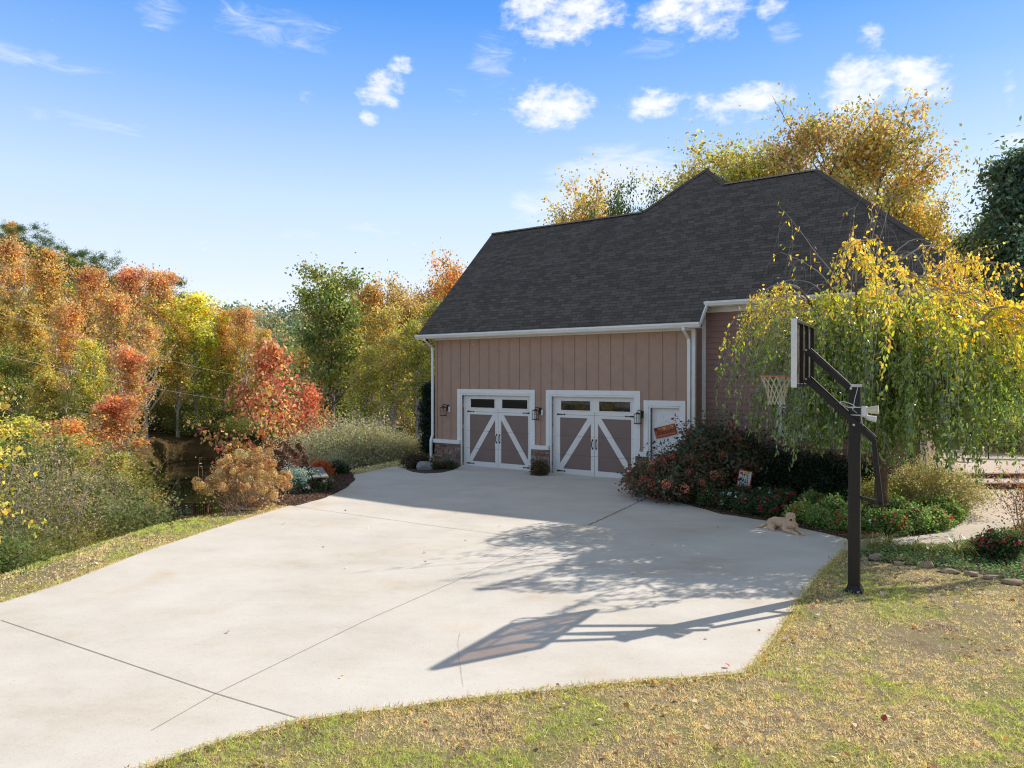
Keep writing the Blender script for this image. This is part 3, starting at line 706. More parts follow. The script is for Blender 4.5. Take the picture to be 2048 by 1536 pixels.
# ridge and hip caps as overlapping shingles
def caps(a0, a1, wv=.14):
    a0, a1 = Vector(a0), Vector(a1); d = (a1 - a0); L = d.length; d.normalize(); s = d.cross(Vector((0, 0, 1))).normalized(); up = s.cross(d); m = MB(); k = int(L / .16)
    for i in range(k):
        p = a0 + d * (i * L / k); q = a0 + d * ((i + 1.25) * L / k); dz = up * (.022 + random.uniform(-.003, .003)); dz2 = up * .008
        drop = Vector((0, 0, -wv * .62))
        vs = [p + dz, p + s * wv + drop + dz, q + s * wv + drop + dz2, q + dz2, p - s * wv + drop + dz, q - s * wv + drop + dz2]
        m.add(vs, [(0, 1, 2, 3), (0, 3, 5, 4)])
    o = m.build("ridge_cap", M["ridge_cap"], house); return o
for a0, a1 in (((-.485, RY, RZ), (6.05, RY, RZ)), ((6.11, RY, RZ), PK), (PK, (xr, RR, fz(RR))), ((xr, RR, fz(RR)), (11.74, RR, fz(RR))), ((11.74, RR, fz(RR)), (15.40, 1.22, fz(1.22)))): caps(a0, a1)
# eave: fascia, soffit, gutter
KP = [(0, 0), (-.085, 0), (-.10, .03), (-.13, .075), (-.13, .125), (-.118, .125), (0, .13)]
def gutter(x0, x1, y, z):
    m = MB(); m.extrude(KP, (x0, y, z), (x1, y, z), (0, 1, 0), (0, 0, 1)); m.build("gutter", M["white_trim"], house)
gutter(-.50, 9.80, -.455, 4.43); gutter(9.72, 15.32, .185, 5.045)
hb("fascia", "white_trim", [((-.47, -.452, 4.41), (9.76, -.425, 4.535)), ((9.76, .188, 5.03), (15.26, .215, 5.16))])
hb("soffit", "white_trim", [((-.46, -.425, 4.425), (9.75, 0, 4.445)), ((9.62, .215, 5.06), (15.2, .60, 5.08))])
m = MB(); m.add([(9.765, -.44, 4.43), (9.765, .20, 5.03), (9.765, .20, 5.20), (9.765, -.46, 4.55), (9.80, -.44, 4.43), (9.80, .20, 5.03), (9.80, .20, 5.20), (9.80, -.46, 4.55)], [(0, 1, 2, 3), (7, 6, 5, 4), (0, 4, 5, 1), (1, 5, 6, 2), (2, 6, 7, 3), (3, 7, 4, 0)]); m.build("rake_board", M["white_trim"], house)
m = MB(); m.add([(9.5, -.42, 4.44), (9.76, -.42, 4.44), (9.76, .58, 5.38), (9.5, .58, 5.38)], [(0, 1, 2, 3)]); m.build("rake_soffit", M["white_trim"], house, fixn=False)
m = MB(); m.box((-.47, -.42, 4.44), (-.45, .02, 4.46)); m.build("eave_return", M["white_trim"], house)
hb("fascia", "batten", [((15.18, 1.3, fz(1.22) - .24), (15.40, 8.5, fz(1.22) - .09))])
m = MB(); m.add([(15.2, .2, 5.05), (15.2, 1.3, 6.02), (15.38, 1.3, 6.02), (15.30, .2, 5.05), (15.2, .2, 5.0), (15.2, 1.3, 5.8), (15.38, 1.3, 5.8), (15.30, .2, 5.0)], [(0, 1, 5, 4), (3, 2, 6, 7), (0, 3, 7, 4), (1, 2, 6, 5), (4, 5, 6, 7)]); m.build("rake_board", M["batten"], house)
def downspout(x, zb, side=0):
    m = MB(); pr = [(-.042, -.03), (.042, -.03), (.042, .03), (-.042, .03)]
    pth = [(x, -.50, 4.45), (x, -.50, 4.36), (x + side, -.09, 4.12), (x + side, -.07, 3.9), (x + side, -.07, 1.02), (x + side, -.16, .82), (x + side, -.16, .12), (x + side, -.26, .06)]
    vs = []
    for i, p in enumerate(pth):
        for a_, b_ in pr: vs.append((p[0] + a_, p[1] + b_ * (1.2 if i in (2,) else 1), p[2]))
    n = len(pth); fs = [(4 * i + k, 4 * i + (k + 1) % 4, 4 * i + 4 + (k + 1) % 4, 4 * i + 4 + k) for i in range(n - 1) for k in range(4)] + [(0, 1, 2, 3), tuple(4 * n - 4 + k for k in range(4))]
    m.add(vs, fs); m.build("downspout", M["white_trim"], house)
downspout(-.10, .05, .0); downspout(9.345, .05)
def lantern(x, z):
    y = -.02; o = hb("wall_lantern", "bronze", [((x + .02, y - .02, z - .02), (x + .11, y, z + .19))])
    m = MB(); m.tube([(x + .06, y - .02, z + .12), (x + .05, y - .10, z + .20), (x, y - .16, z + .215), (x - .03, y - .16, z + .18)], .012, 6)
    m.ball((x - .02, y - .16, z + .19), .018, 8, 5); c = (x - .02, y - .16)
    m.tube([(c[0], c[1], z + .16), (c[0], c[1], z + .13), (c[0], c[1], z + .10)], [.02, .055, .105], 4)
    for sx in (-.075, .075):
        for sy in (-.075, .075): m.bar((c[0] + sx, c[1] + sy, z - .17), (c[0] + sx, c[1] + sy, z + .10), .012)
    m.box((c[0] - .085, c[1] - .085, z - .19), (c[0] + .085, c[1] + .085, z - .165)); m.box((c[0] - .085, c[1] - .085, z + .095), (c[0] + .085, c[1] + .085, z + .112))
    for sx in (-1, 1): m.bar((c[0] + sx * .075, c[1] - .075, z - .03), (c[0] + sx * .075, c[1] + .075, z - .03), .008)
    m.build("lantern_cage", M["bronze"], o)
    m = MB(); m.tube([(c[0], c[1], z - .165), (c[0], c[1], z - .02)], .014, 8); m.tube([(c[0], c[1], z - .02), (c[0], c[1], z + .05)], [.014, .002], 8); m.build("candle_bulb", M["cream"], o)
    hb("mounting_block", "plastic_white", [((x + .115, y - .035, z - .05), (x + .175, y, z + .13))], o)
for x, z in ((.50, 1.90), (4.335, 1.89), (7.865, 1.88)): lantern(x, z)
m = MB(); m.box((-.32, -.30, 4.33), (-.18, -.20, 4.42)); m.tube([(-.25, -.28, 4.36), (-.25, -.36, 4.31)], [.03, .05], 8); m.build("flood_lamp", M["black_iron"], house)
# a weathered pale dot on the boards: cable entry cap
hb("cable_cap", "plastic_white", [((1.66, -.012, 4.18), (1.69, 0, 4.21))])

# ------------------------------------------------------------------ lettering
def letters(txt, size, mt, name, parent, mat_world, thick=.002, shear=0., xs=1.0):
    cu = bpy.data.curves.new(name, 'FONT'); cu.body = txt; cu.size = size; cu.extrude = thick; cu.align_x = 'CENTER'; cu.align_y = 'CENTER'; cu.shear = shear; cu.offset = size * .012
    tmp = bpy.data.objects.new("tmp", cu); COL.objects.link(tmp); dg = bpy.context.evaluated_depsgraph_get(); dg.update()
    me = bpy.data.meshes.new_from_object(tmp.evaluated_get(dg)); bpy.data.objects.remove(tmp)
    me.name = name; me.transform(Matrix.Diagonal((xs, 1, 1, 1))); me.transform(mat_world); me.materials.clear(); me.materials.append(M[mt])
    o = bpy.data.objects.new(name, me); COL.objects.link(o); o.parent = parent; return o
# door plaque, hanging askew
pl = thing("door_plaque", "tilted orange plaque with cursive Blessed hanging on the white side door", "sign", (*W(8.60, .06), 1.50), HA)
tl = Matrix.Rotation(R(-15), 4, 'Y')
m = MB(); m.box((-.325, -.012, -.155), (.325, .012, .155), tl); m.build("board", M["sign_orange"], pl, bevel=.004)
m = MB()
for z0 in (-.148, .138): m.box((-.32, -.016, z0), (.32, -.0125, z0 + .01), tl)
for x0 in (-.318, .308): m.box((x0, -.016, -.138), (x0 + .01, -.0125, .138), tl)
m.build("border", M["sign_text"], pl)
letters("Blessed", .20, "sign_text", "lettering", pl, tl @ Matrix.Translation((0.02, -.015, -.01)) @ Matrix.Rotation(R(90), 4, 'X'), .0015, .25, 1.0)
for cx_, cz_ in ((.23, .085), (-.0, .09)):
    m = MB()
    for k in range(6):
        an = k * math.pi / 3; m.ball((cx_ + .028 * math.cos(an), -.016, cz_ + .028 * math.sin(an)), .02, 6, 4, (1, .2, 1), None)
    m.v = [tuple(tl @ Vector(p)) for p in m.v]; m.build("painted_flower", M["yellow"], pl)
m = MB(); m.ball((-.27, -.016, .10), .05, 8, 5, (1, .2, 1)); m.v = [tuple(tl @ Vector(p)) for p in m.v]; m.build("painted_bow", M["sign_text"], pl)
m = MB(); top = Vector((.02, .0, .30))
for sx in (-.24, .24): m.tube([tl @ Vector((sx, 0, .155)), top], .004, 4)
m.ball(tuple(top), .016, 8, 5); m.build("hanger", M["steel"], pl)
# garden flag
fx, fy = gp(1489, 1003, 0.0); fx, fy = at(1489, 16.9)
fl = thing("garden_flag", "white garden flag with red border reading It's Fall Y'all on a short stake", "flag", (fx, fy, 0), R(-24))
fm = Matrix.Translation((0, 0, .56)) @ Matrix.Rotation(R(9), 4, 'Y')
def flagbox(name, mt, a, b): 
    m = MB(); m.box(a, b, fm); return m.build(name, M[mt], fl)
flagbox("cloth", "flag_white", (-.145, -.002, -.23), (.145, .002, .23))
m = MB()
for a_, b_ in (((-.16, -.006, -.25), (.16, -.0025, -.225)), ((-.16, -.006, .225), (.16, -.0025, .25)), ((-.16, -.006, -.225), (-.138, -.0025, .225)), ((.138, -.006, -.225), (.16, -.0025, .225))): m.box(a_, b_, fm)
m.build("border", M["flag_red"], fl)
flagbox("banner_print", "yellow", (-.03, -.007, .165), (.11, -.0026, .215)); flagbox("leaf_print", "lime", (-.05, -.007, -.218), (.05, -.0026, -.185))
for tx, zz, sz in (("IT'S", .095, .135), ("FALL", -.01, .135), ("Y'ALL", -.115, .12)):
    letters(tx, sz, "flag_black", "lettering", fl, fm @ Matrix.Translation((.005, -.005, zz)) @ Matrix.Rotation(R(90), 4, 'X'), .001, 0, .8)
for p_ in ((.09, -.006, -.14), (-.09, -.006, .17)):
    m = MB(); m.ball(p_, .032, 8, 5, (1, .15, 1)); m.v = [tuple(fm @ Vector(p)) for p in m.v]; m.build("pumpkin_print", M["flag_red"], fl)
m = MB(); m.tube([(-.20, .01, .0), (-.17, .01, .5), (-.125, .01, .82), (.19, .01, .80)], .006, 5); m.build("stake", M["black_iron"], fl)

# ------------------------------------------------------------------ basketball hoop
PB = Vector((4.857, 9.913)); bw = Vector((.525, .851)).normalized(); bn = Vector((.851, -.525)); bc = PB - bn * .68
hoop = thing("basketball_hoop", "black in-ground basketball hoop with glass backboard standing at the driveway edge", "basketball hoop", (PB.x, PB.y, 0), math.atan2(bn.y, bn.x))
# local x = away from the board, local y = along the board, z up
m = MB(); m.box((-.075, -.075, 0), (.075, .075, 2.92)); m.build("pole", M["pole_black"], hoop, bevel=.008)
m = MB(); m.box((-.085, -.085, 2.90), (.085, .085, 2.94)); m.build("pole_cap", M["steel"], hoop)
m = MB(); m.add([(sx * w_, sy * w_, z_) for z_, w_ in ((-.02, .115), (.02, .112), (.10, .08)) for sx, sy in ((-1, -1), (1, -1), (1, 1), (-1, 1))], [(4 * i + k, 4 * i + (k + 1) % 4, 4 * i + 4 + (k + 1) % 4, 4 * i + 4 + k) for i in range(2) for k in range(4)]); m.build("base_skirt", M["pole_black"], hoop)
bxl = -.68; hw = .765; zb0, zb1 = 2.90, 3.84
m = MB()
for a_, b_ in (((bxl - .025, -hw, zb0), (bxl + .035, -hw + .05, zb1)), ((bxl - .025, hw - .05, zb0), (bxl + .035, hw, zb1)), ((bxl - .025, -hw + .05, zb0), (bxl + .035, hw - .05, zb0 + .05)), ((bxl - .025, -hw + .05, zb1 - .05), (bxl + .035, hw - .05, zb1))): m.box(a_, b_)
bb = m.build("backboard_frame", M["pole_black"], hoop, bevel=.004)
m = MB()
for y in (-.23, .23): m.box((bxl - .012, y - .03, zb0 + .05), (bxl + .034, y + .03, zb1 - .05))
m.build("rear_upright", M["pole_black"], bb)
m = MB()
for a_, b_ in (((bxl - .042, -hw - .004, zb0 - .004), (bxl - .026, -hw + .03, zb1 + .004)), ((bxl - .042, hw - .03, zb0 - .004), (bxl - .026, hw + .004, zb1 + .004)), ((bxl - .042, -hw + .03, zb1 - .03), (bxl - .026, hw - .03, zb1 + .004)), ((bxl - .042, -hw + .03, zb0 - .004), (bxl - .026, hw - .03, zb0 + .03))): m.box(a_, b_)
m.box((bxl - .030, -hw - .012, zb0 - .004), (bxl + .034, -hw - .002, zb1 + .004))
m.build("white_edging", M["plastic_white"], bb)
m = MB(); m.box((bxl - .024, -hw + .05, zb0 + .05), (bxl - .014, hw - .05, zb1 - .05)); m.build("backboard_glass", M["acrylic"], hoop)
m = MB()
for a_, b_ in (((-.305, 3.58), (.305, 3.63)), ((-.305, 3.13), (-.255, 3.58)), ((.255, 3.13), (.305, 3.58)), ((-.255, 3.13), (.255, 3.18))): m.box((bxl - .0275, a_[0], a_[1]), (bxl - .0245, b_[0], b_[1]))
m.build("shooter_square", M["plastic_white"], hoop)
for y in (-.10, .10):
    m = MB(); m.bar((bxl + .05, y * 1.6, 3.44), (-.07, y * .85, 2.89), .032, .085, (0, 0, 1)); m.build("upper_arm", M["pole_black"], hoop, bevel=.003)
    m = MB(); m.bar((bxl + .05, y * 1.6, 3.02), (.24, y * .85, 2.17), .032, .085, (0, 0, 1)); m.build("lower_arm", M["pole_black"], hoop, bevel=.003)
    for p in ((bxl + .06, y * 1.8, 3.43), (bxl + .06, y * 1.8, 3.01), (-.04, y * 1.15, 2.88), (0, y * 1.15, 2.37)):
        m = MB(); m.tube([(p[0], p[1] - .012, p[2]), (p[0], p[1] + .012, p[2])], .017, 8); m.build("bolt", M["steel"], hoop)
m = MB(); m.bar((.24, 0, 2.17), (.335, 0, 1.24), .05, .06); m.build("height_adjuster", M["pole_black"], hoop, bevel=.003)
m = MB(); m.bar((.06, 0, 1.345), (.345, 0, 1.28), .05, .05); m.bar((.335, 0, 1.30), (.345, 0, 1.17), .02); m.build("adjuster_bracket", M["pole_black"], hoop, bevel=.003)
m = MB(); ring = [(bxl - .15 - .23 + .228 * math.cos(t), .228 * math.sin(t), 3.055) for t in np.linspace(0, 2 * math.pi, 33)]; m.tube(ring, .010, 6, False)
m.bar((bxl - .03, -.08, 3.045), (bxl - .17, -.10, 3.05), .02, .03); m.bar((bxl - .03, .08, 3.045), (bxl - .17, .10, 3.05), .02, .03); m.box((bxl - .045, -.09, 2.98), (bxl - .034, .09, 3.08))
m.build("rim", M["rim"], hoop, True)
m = MB(); cxr = bxl - .38; nn = 14; lv = [(3.05, .225), (2.96, .185), (2.87, .15), (2.78, .125), (2.70, .118), (2.63, .122)]
for dirn in (1, -1):
    for k in range(nn):
        pts = [(cxr + r_ * math.cos(2 * math.pi * (k + dirn * .5 * i) / nn), r_ * math.sin(2 * math.pi * (k + dirn * .5 * i) / nn), z_) for i, (z_, r_) in enumerate(lv)]
        m.tube(pts, .0055, 4, False)
m.build("net", M["net"], hoop)
# sensor light strapped to the pole
sl = thing("security_light", "white two-lamp security light with a coiled white cable strapped to the hoop pole", "security light", tuple((*(PB + bn * .10), 2.55)), math.atan2(bn.y, bn.x))
m = MB(); m.box((-.024, -.05, -.07), (.06, .05, .08)); m.build("housing", M["plastic_white"], sl, bevel=.012)
m = MB(); m.tube([(.05, -.01, .03), (.10, -.01, .03), (.20, -.01, .035)], [.035, .05, .062], 12); m.build("lamp_head", M["cream"], sl)
m = MB(); m.tube([(.03, .01, -.06), (.08, .01, -.085), (.17, .01, -.10)], [.03, .04, .045], 12); m.build("lamp_head", M["plastic_white"], sl)
m = MB(); L_ = [(-.02, -.03, .03)]
for k in range(40):
    t = k / 39 * 4 * math.pi; L_.append((-.19 - .10 * math.cos(t), -.085 - .008 * k / 39, .10 + .03 * math.cos(t) + .032 * math.sin(t)))
m.tube(L_, .006, 5); m.tube([(-.05, -.08, .37), (-.09, -.082, .20), (-.12, -.085, .03), (-.02, -.06, -.05), (.0, -.05, -.15), (.01, -.03, -.25)], .005, 5); m.build("cable", M["plastic_white"], sl, True)
for z_ in (-.05, .06):
    m = MB(); m.box((-.185, -.082, z_), (-.02, -.078, z_ + .012)); m.box((-.185, .078, z_), (-.02, .082, z_ + .012)); m.box((-.187, -.082, z_), (-.183, .082, z_ + .012))
    m.build("strap", M["plastic_white"], sl)

# ------------------------------------------------------------------ trees
USED = set()
PROTO = {}
def proto(kind, root): PROTO[kind] = root
def setcrown(r, tint):
    for c in r.children:
        if c.name.split(".")[0] in ("crown", "foliage", "leaves"): c.color = (*tint, 1)
def put(kind, px, d, top=None, h=None, label=None, group=None, tint=(1, 1, 1), ws=1.0, rz=None, x=None, sink=.1, H=10.0):
    if x is None: x = at(px, d)[0]
    z = tz(x, d) - sink
    if h is None: h = hz(top, d) - z
    s = h / H; sc = (s * ws, s * ws, s); rz = random.uniform(0, 6.28) if rz is None else rz
    p = PROTO[kind]
    if kind not in USED:
        USED.add(kind); p.location = (x, d, z); p.rotation_euler = (0, 0, rz); p.scale = sc; setcrown(p, tint)
        if label: p["label"] = label
        if group: p["group"] = group
        return p
    return dup(p, (x, d, z), rz, sc, label, group, tint)

proto("orange", gen_tree(1, "autumn_tree", width=3.9, el=(40, 74), clr=.22, base=.24, prof="egg", pal=[(OR, 4), (OR2, 2), (GOLD, 4), (OL, 4), (TAN, 2)], toppal=[(OR, 4), (PINK, 2), (TAN, 3)], bark="pale_bark", per=22, nl=38, nsub=5, sparse=.25, low=.75, r0=.19))
proto("orange_b", gen_tree(2, "autumn_tree", width=3.3, el=(40, 74), clr=.22, prof="cone", base=.2, pal=[(GOLD, 4), (OR, 2), (YG2, 4), (OL, 4)], toppal=[(OR, 4), (TAN, 3), (GOLD, 2)], bark="pale_bark", per=22, nl=40, nsub=5, sparse=.25, low=.1))
proto("rust", gen_tree(3, "autumn_tree", width=3.8, el=(40, 74), clr=.22, base=.22, prof="egg", pal=[(RUST, 4), (OR2, 3), (RED, 1), (OL, 4), (GOLD, 3)], toppal=[(OR, 3), (PINK, 3), (RED, 1), (TAN, 2)], bark="pale_bark", per=20, nl=38, nsub=5, sparse=.3, low=.7, r0=.19))
proto("yellowgreen", gen_tree(4, "autumn_tree", width=3.9, el=(40, 74), clr=.22, prof="egg", base=.2, pal=[(YG, 5), (YG2, 4), (GR, 2), (OL, 2)], toppal=[(YG2, 4), (GOLD, 3), (TAN, 1)], bark="pale_bark", per=22, nl=38, nsub=5, sparse=.25, low=.1))
proto("green", gen_tree(5, "leafy_tree", width=4.8, prof="round", pal=[(GR, 5), (OL, 4), (DG, 2)], toppal=[(GR, 3), (OL, 4), (YG, 1)], per=24, nl=38, nsub=5, sparse=.2))
proto("poplar", gen_tree(6, "autumn_tree", width=2.9, prof="column", base=.25, el=(35, 70), pal=[(YG, 4), (OL, 4), (YG2, 3), (GR, 1), (TAN, 2)], toppal=[(YG2, 3), (TAN, 3), (GOLD, 2)], per=17, nl=36, nsub=5, sparse=.35, bark="pale_bark", clr=.25, low=.75, r0=.19))
proto("thin", gen_tree(7, "sparse_tree", width=4.4, prof="oval", base=.25, el=(30, 65), pal=[(YG2, 4), (GOLD, 3), (TAN, 3), (OL, 2)], toppal=[(GOLD, 2), (TAN, 3), (OL, 3)], per=22, nl=38, nsub=6, sparse=.2, clr=.27, leaf=(.12, .09)))
proto("sweetgum", gen_tree(8, "sweetgum_tree", H=10, width=7.2, prof="cone", base=.14, el=(5, 40), pal=[(RED, 3), (RUST, 4), (CRIM, 1), (OR, 3), (OL, 4), (GOLD, 2)], toppal=[(RED, 3), (RUST, 3), (PINK, 3)], per=8, nl=36, nsub=5, sparse=.26, leaf=(.23, .20), clr=.36, r0=.11))
proto("topheavy", gen_tree(9, "tall_tree", width=2.7, prof="dome", base=.42, el=(15, 50), pal=[(OL, 4), (GR, 3), (YG, 2), (TAN, 1)], toppal=[(GR, 4), (OL, 3), (YG, 2)], per=44, nl=32, sparse=.1, low=.9, clr=.30, r0=.21, bark="bark"))
proto("pine", gen_tree(10, "pine_tree", width=4.6, prof="top", base=.45, el=(-5, 30), pal=[(DG, 4), ((.06, .09, .03), 4)], per=40, nl=20, nsub=4, leaf=(.24, .04), clr=.22, sparse=.2, hang=0, r0=.15))
proto("spruce", gen_tree(12, "evergreen_tree", width=5.2, prof="cone", base=.06, el=(0, 35), pal=[((.056, .098, .07), 4), ((.085, .125, .075), 4), ((.14, .15, .06), 1)], per=60, nl=46, leaf=(.22, .10), clr=.33))
proto("goldbig", gen_tree(14, "autumn_tree", width=5.2, prof="oval", base=.2, el=(25, 60), pal=[(GOLD, 3), (YG2, 4), (OR, 2), (OL, 3), (TAN, 2)], toppal=[(RUST, 3), (OR, 3), (TAN, 3), (OL, 2)], per=20, nl=42, nsub=5, sparse=.18, clr=.27, leaf=(.12, .09)))
proto("baretwig", gen_tree(15, "bare_tree", width=6, prof="vase", base=.15, el=(35, 70), pal=[(TAN, 2), (OL, 2)], per=2, nl=44, nsub=8, sparse=.3, bark="twig", r0=.13))
proto("nearmaple", gen_tree(16, "maple_tree", H=10, width=11, prof="round", base=.2, el=(0, 35), pal=[(YG2, 4), (YEL, 3), (YG, 3), (GOLD, 2)], per=22, nl=30, nsub=6, leaf=(.17, .15), clr=.38, r0=.13, sparse=.2, bark="twig"))

LEFT = "autumn trees of the wood left of the pond"
for kind, px, d, top, ws, tint, lab in [
    ("orange", 25, 84, 478, 1.0, (1, 1, 1), "large orange tree at the left frame edge below the hilltop pines"),
    ("orange_b", 100, 80, 500, 1.05, (1.0, .95, .9), "amber tree standing below the first bare-topped pine on the left"),
    ("orange", 178, 78, 532, 1.0, (1, .92, .9), "orange tree rising under the dip of the wooded ridge"),
    ("rust", 262, 86, 532, 1.0, (1.05, 1.0, 1.15), "pinkish red tree on the skyline left of the yellow-green tree"),
    ("rust", 318, 84, 540, 1.0, (1, 1, .9), "red-topped rusty tree at the shoulder of the ridge"),
    ("orange_b", 60, 66, 610, 1.0, (.9, .95, .8), "olive-gold tree below the upper power line at far left"),
    ("orange", 138, 62, 600, .9, (1.05, 1, .9), "orange tree with a pale upright trunk crossed by both power lines"),
    ("rust", 236, 60, 585, .9, (1, 1.1, 1), "russet tree with a dark slender trunk in the middle of the left wood"),
    ("yellowgreen", 392, 82, 586, 1.35, (1.25, 1.3, 1), "broad bright yellow-green tree beside the sky gap"),
    ("yellowgreen", 345, 86, 590, .9, (.95, .9, .8), "yellow-green tree tucked left of the broad bright one"),
    ("orange_b", 448, 84, 622, .9, (1.05, .95, .9), "golden tree just right of the broad yellow-green tree"),
    ("orange", 492, 83, 612, .85, (1, 1, .95), "orange tree with the narrow pointed top at the valley edge"),
    ("orange_b", 530, 80, 660, .9, (1, 1, .9), "gold tree sloping down to the valley behind the red sweetgum"),
    ("green", 10, 56, 690, 1, (1.2, 1.1, .9), "dark olive tree at left frame edge under the lower power line"),
    ("yellowgreen", 178, 52, 680, .95, (1, 1, .85), "yellow-green tree low in the middle of the left wood above the bushes"),
    ("rust", 256, 50, 690, .95, (1.05, 1, 1), "rusty red tree overhanging the left bank of the pond"),
    ("yellowgreen", 95, 48, 745, 1., (.85, .8, .75), "olive yellow tree above the tangled bushes at left"),
    ("rust", 335, 84, 715, .8, (1.1, 1, .8), "amber red tree leaning over the pond edge"),
    ("rust", 232, 38, 790, 1.5, (1.0, .85, .85), "low crimson-pink tree on the near bank above the green bushes"),
    ("orange", 140, 30, 835, 1.5, (1.05, .95, .8), "small orange tree low on the bank among the bare branches"),
    ("yellowgreen", 42, 28, 835, 1.5, (.9, .95, .8), "small yellow-green tree low on the bank near the left frame edge"),
    ("yellowgreen", 418, 83, 690, 1.0, (1.15, 1.2, .9), "shaded green-yellow tree behind the red sweetgum at the pond"),
    ("yellowgreen", 470, 84, 700, 1.0, (1.05, 1.1, .8), "olive tree directly behind the crown of the red sweetgum"),
]: put(kind, px, d, top, label=lab, group=LEFT, tint=tint, ws=ws)
MID = "autumn trees between the pond and the garage"
for kind, px, d, top, ws, tint, lab in [
    ("topheavy", 664, 50, 534, 1.0, (1, 1, 1), "tall tree with dark green top and bare brown trunk against the sky"),
    ("orange_b", 722, 60, 590, .9, (.95, 1, .8), "gold tree immediately right of the tall dark-topped tree"),
    ("orange", 748, 56, 566, .8, (.95, .95, .8), "orange-topped tree midway between the tall dark-topped tree and the roof"),
    ("thin", 802, 58, 560, .9, (1, 1, 1), "thin see-through tree with a pale round top left of the roof"),
    ("poplar", 700, 52, 650, 1.1, (.9, 1.05, .8), "yellow-green slender tree below the tall dark-topped tree"),
    ("poplar", 768, 50, 610, 1.1, (1, 1, .9), "yellow-green slender tree in the middle of the row left of the garage"),
    ("poplar", 735, 44, 690, 1.2, (.9, 1, .8), "leafy slender tree with a dark trunk over the pale twiggy bush"),
    ("poplar", 790, 43, 665, 1.2, (.9, .95, .8), "slender tree with pale stems second from the garage corner"),
    ("poplar", 835, 42, 640, 1.2, (.8, .9, .7), "olive slender tree directly beside the garage corner"),
    ("thin", 838, 60, 590, .9, (.9, .9, .8), "thin dull tree peeping out at the eave corner"),
    ("goldbig", 880, 66, 545, .8, (1, .9, .9), "orange tree rising behind the left rake of the roof"),
    ("thin", 915, 62, 518, .8, (1.1, .8, .7), "sparse orange tree top poking over the left roof edge"),
    ("green", 690, 66, 665, .7, (1, 1, 1), "dark green tree low behind the yellow-green row"),
    ("poplar", 862, 48, 600, 1.1, (.8, .9, .75), "dull green tree partly hidden by the white downspout"),
]: put(kind, px, d, top, label=lab, group=MID, tint=tint, ws=ws)
put("sweetgum", 537, 33, 682, label="red and rust sweetgum tree with a slim dark trunk behind the dried hydrangea", tint=(1, 1, 1), ws=.92)
put("sweetgum", 622, 37, 768, label="small bright red sweetgum right of the larger red tree", tint=(1.1, .95, .92), ws=.8)
put("baretwig", 603, 41, 722, label="grey leafless tree between the two red sweetgums", ws=1.0)
BEH = "trees rising behind the house roof"
for kind, px, d, top, ws, tint, lab in [
    ("thin", 1185, 52, 372, .9, (1, 1, .9), "sparse yellow tree top above the garage ridge"),
    ("green", 1246, 48, 366, .55, (.42, .5, .42), "small dark green crown above the garage ridge beside the sparse yellow one"),
    ("thin", 1385, 50, 318, .95, (.9, 1, .9), "sparse green-yellow tree just left of the roof peak"),
    ("thin", 1478, 50, 276, 1.15, (.85, 1, .8), "sparse yellow-green rounded tree behind the dip in the roof"),
    ("goldbig", 1655, 48, 203, .95, (.88, .95, .9), "tallest orange-brown tree above the right roof ridge"),
    ("thin", 1745, 46, 222, 1.0, (.95, .95, .9), "airy tree with wispy leaf tips right of the tallest orange tree"),
    ("goldbig", 1790, 45, 330, .85, (1.05, 1.2, .85), "golden yellow tree over the sloping right hip of the roof"),
    ("thin", 1850, 43, 410, .9, (1.1, 1.1, .7), "sparse yellow tree at the right end of the roof"),
    ("goldbig", 1575, 52, 270, .7, (.75, .75, .8), "brown-green tree tucked left of the tallest orange tree"),
]: put(kind, px, d, top, label=lab, group=BEH, tint=tint, ws=ws)
RT = "dark evergreens right of the house"
for px, d, top, ws, lab in [
    (2052, 42, 300, 1.0, "tallest dark evergreen cut by the right frame edge"), (1985, 46, 430, .9, "dark evergreen with a pointed top beside the roof end"),
    (1938, 50, 470, .8, "blue-green evergreen top nearest the roof corner"), (2110, 34, 420, 1.0, "dark evergreen standing behind the garden bench at the edge"),
    (2015, 37, 560, 1.1, "low dark evergreen behind the terrace"), (1955, 34, 640, 1.1, "squat dark evergreen behind the weeping tree")]:
    put("spruce", px, d, top, label=lab, group=RT, ws=ws)
# pines along the hilltop
for i, (px, d, top, lab) in enumerate([(18, 128, 448, "flat-topped pine at the far left of the skyline"), (62, 122, 445, "pine with bare upturned branches on the hilltop"), (98, 126, 480, "pine with a drooping side branch on the hilltop"),
                                       (142, 120, 492, "small pine left of the skyline dip"), (168, 124, 500, "middle pine on the descending skyline"), (208, 118, 506, "pine with spreading top just before the red tree"), (335, 112, 545, "thin pine behind the shoulder of the ridge")]):
    put("pine", px, d, top, label=lab, group="pines along the hilltop", tint=(1, 1, 1), ws=1.1)
# wooded hill: individual trees
def scatter(n, pxr, dr, kinds, hr, label, group, seed, tints=((1, 1, 1),), mind=5.0, avoid=None):
    r = random.Random(seed); pts = []; tries = 0
    while len(pts) < n and tries < n * 60:
        tries += 1; d = r.uniform(*dr); px = r.uniform(*pxr); x = at(px, d)[0]
        if avoid and avoid(x, d): continue
        if any((x - a) ** 2 + (d - b) ** 2 < mind ** 2 for a, b in pts): continue
        pts.append((x, d)); put(r.choice(kinds), None, d, h=r.uniform(*hr), label=label, group=group, tint=r.choice(tints), ws=r.uniform(.95, 1.25), rz=r.uniform(0, 6.28), x=x, sink=.3)
def pond(x, y): return float(pond_e(x, y)) < 1.15
scatter(46, (-60, 350), (92, 140), ["orange", "orange_b", "yellowgreen", "orange", "rust", "green"], (9, 12.5), "orange or olive autumn tree in the woods covering the hill at left", "trees on the wooded hill", 5,
        ((1, 1, 1), (1, .95, .9), (.9, .95, .8), (1.05, 1, .95)), 6.5)
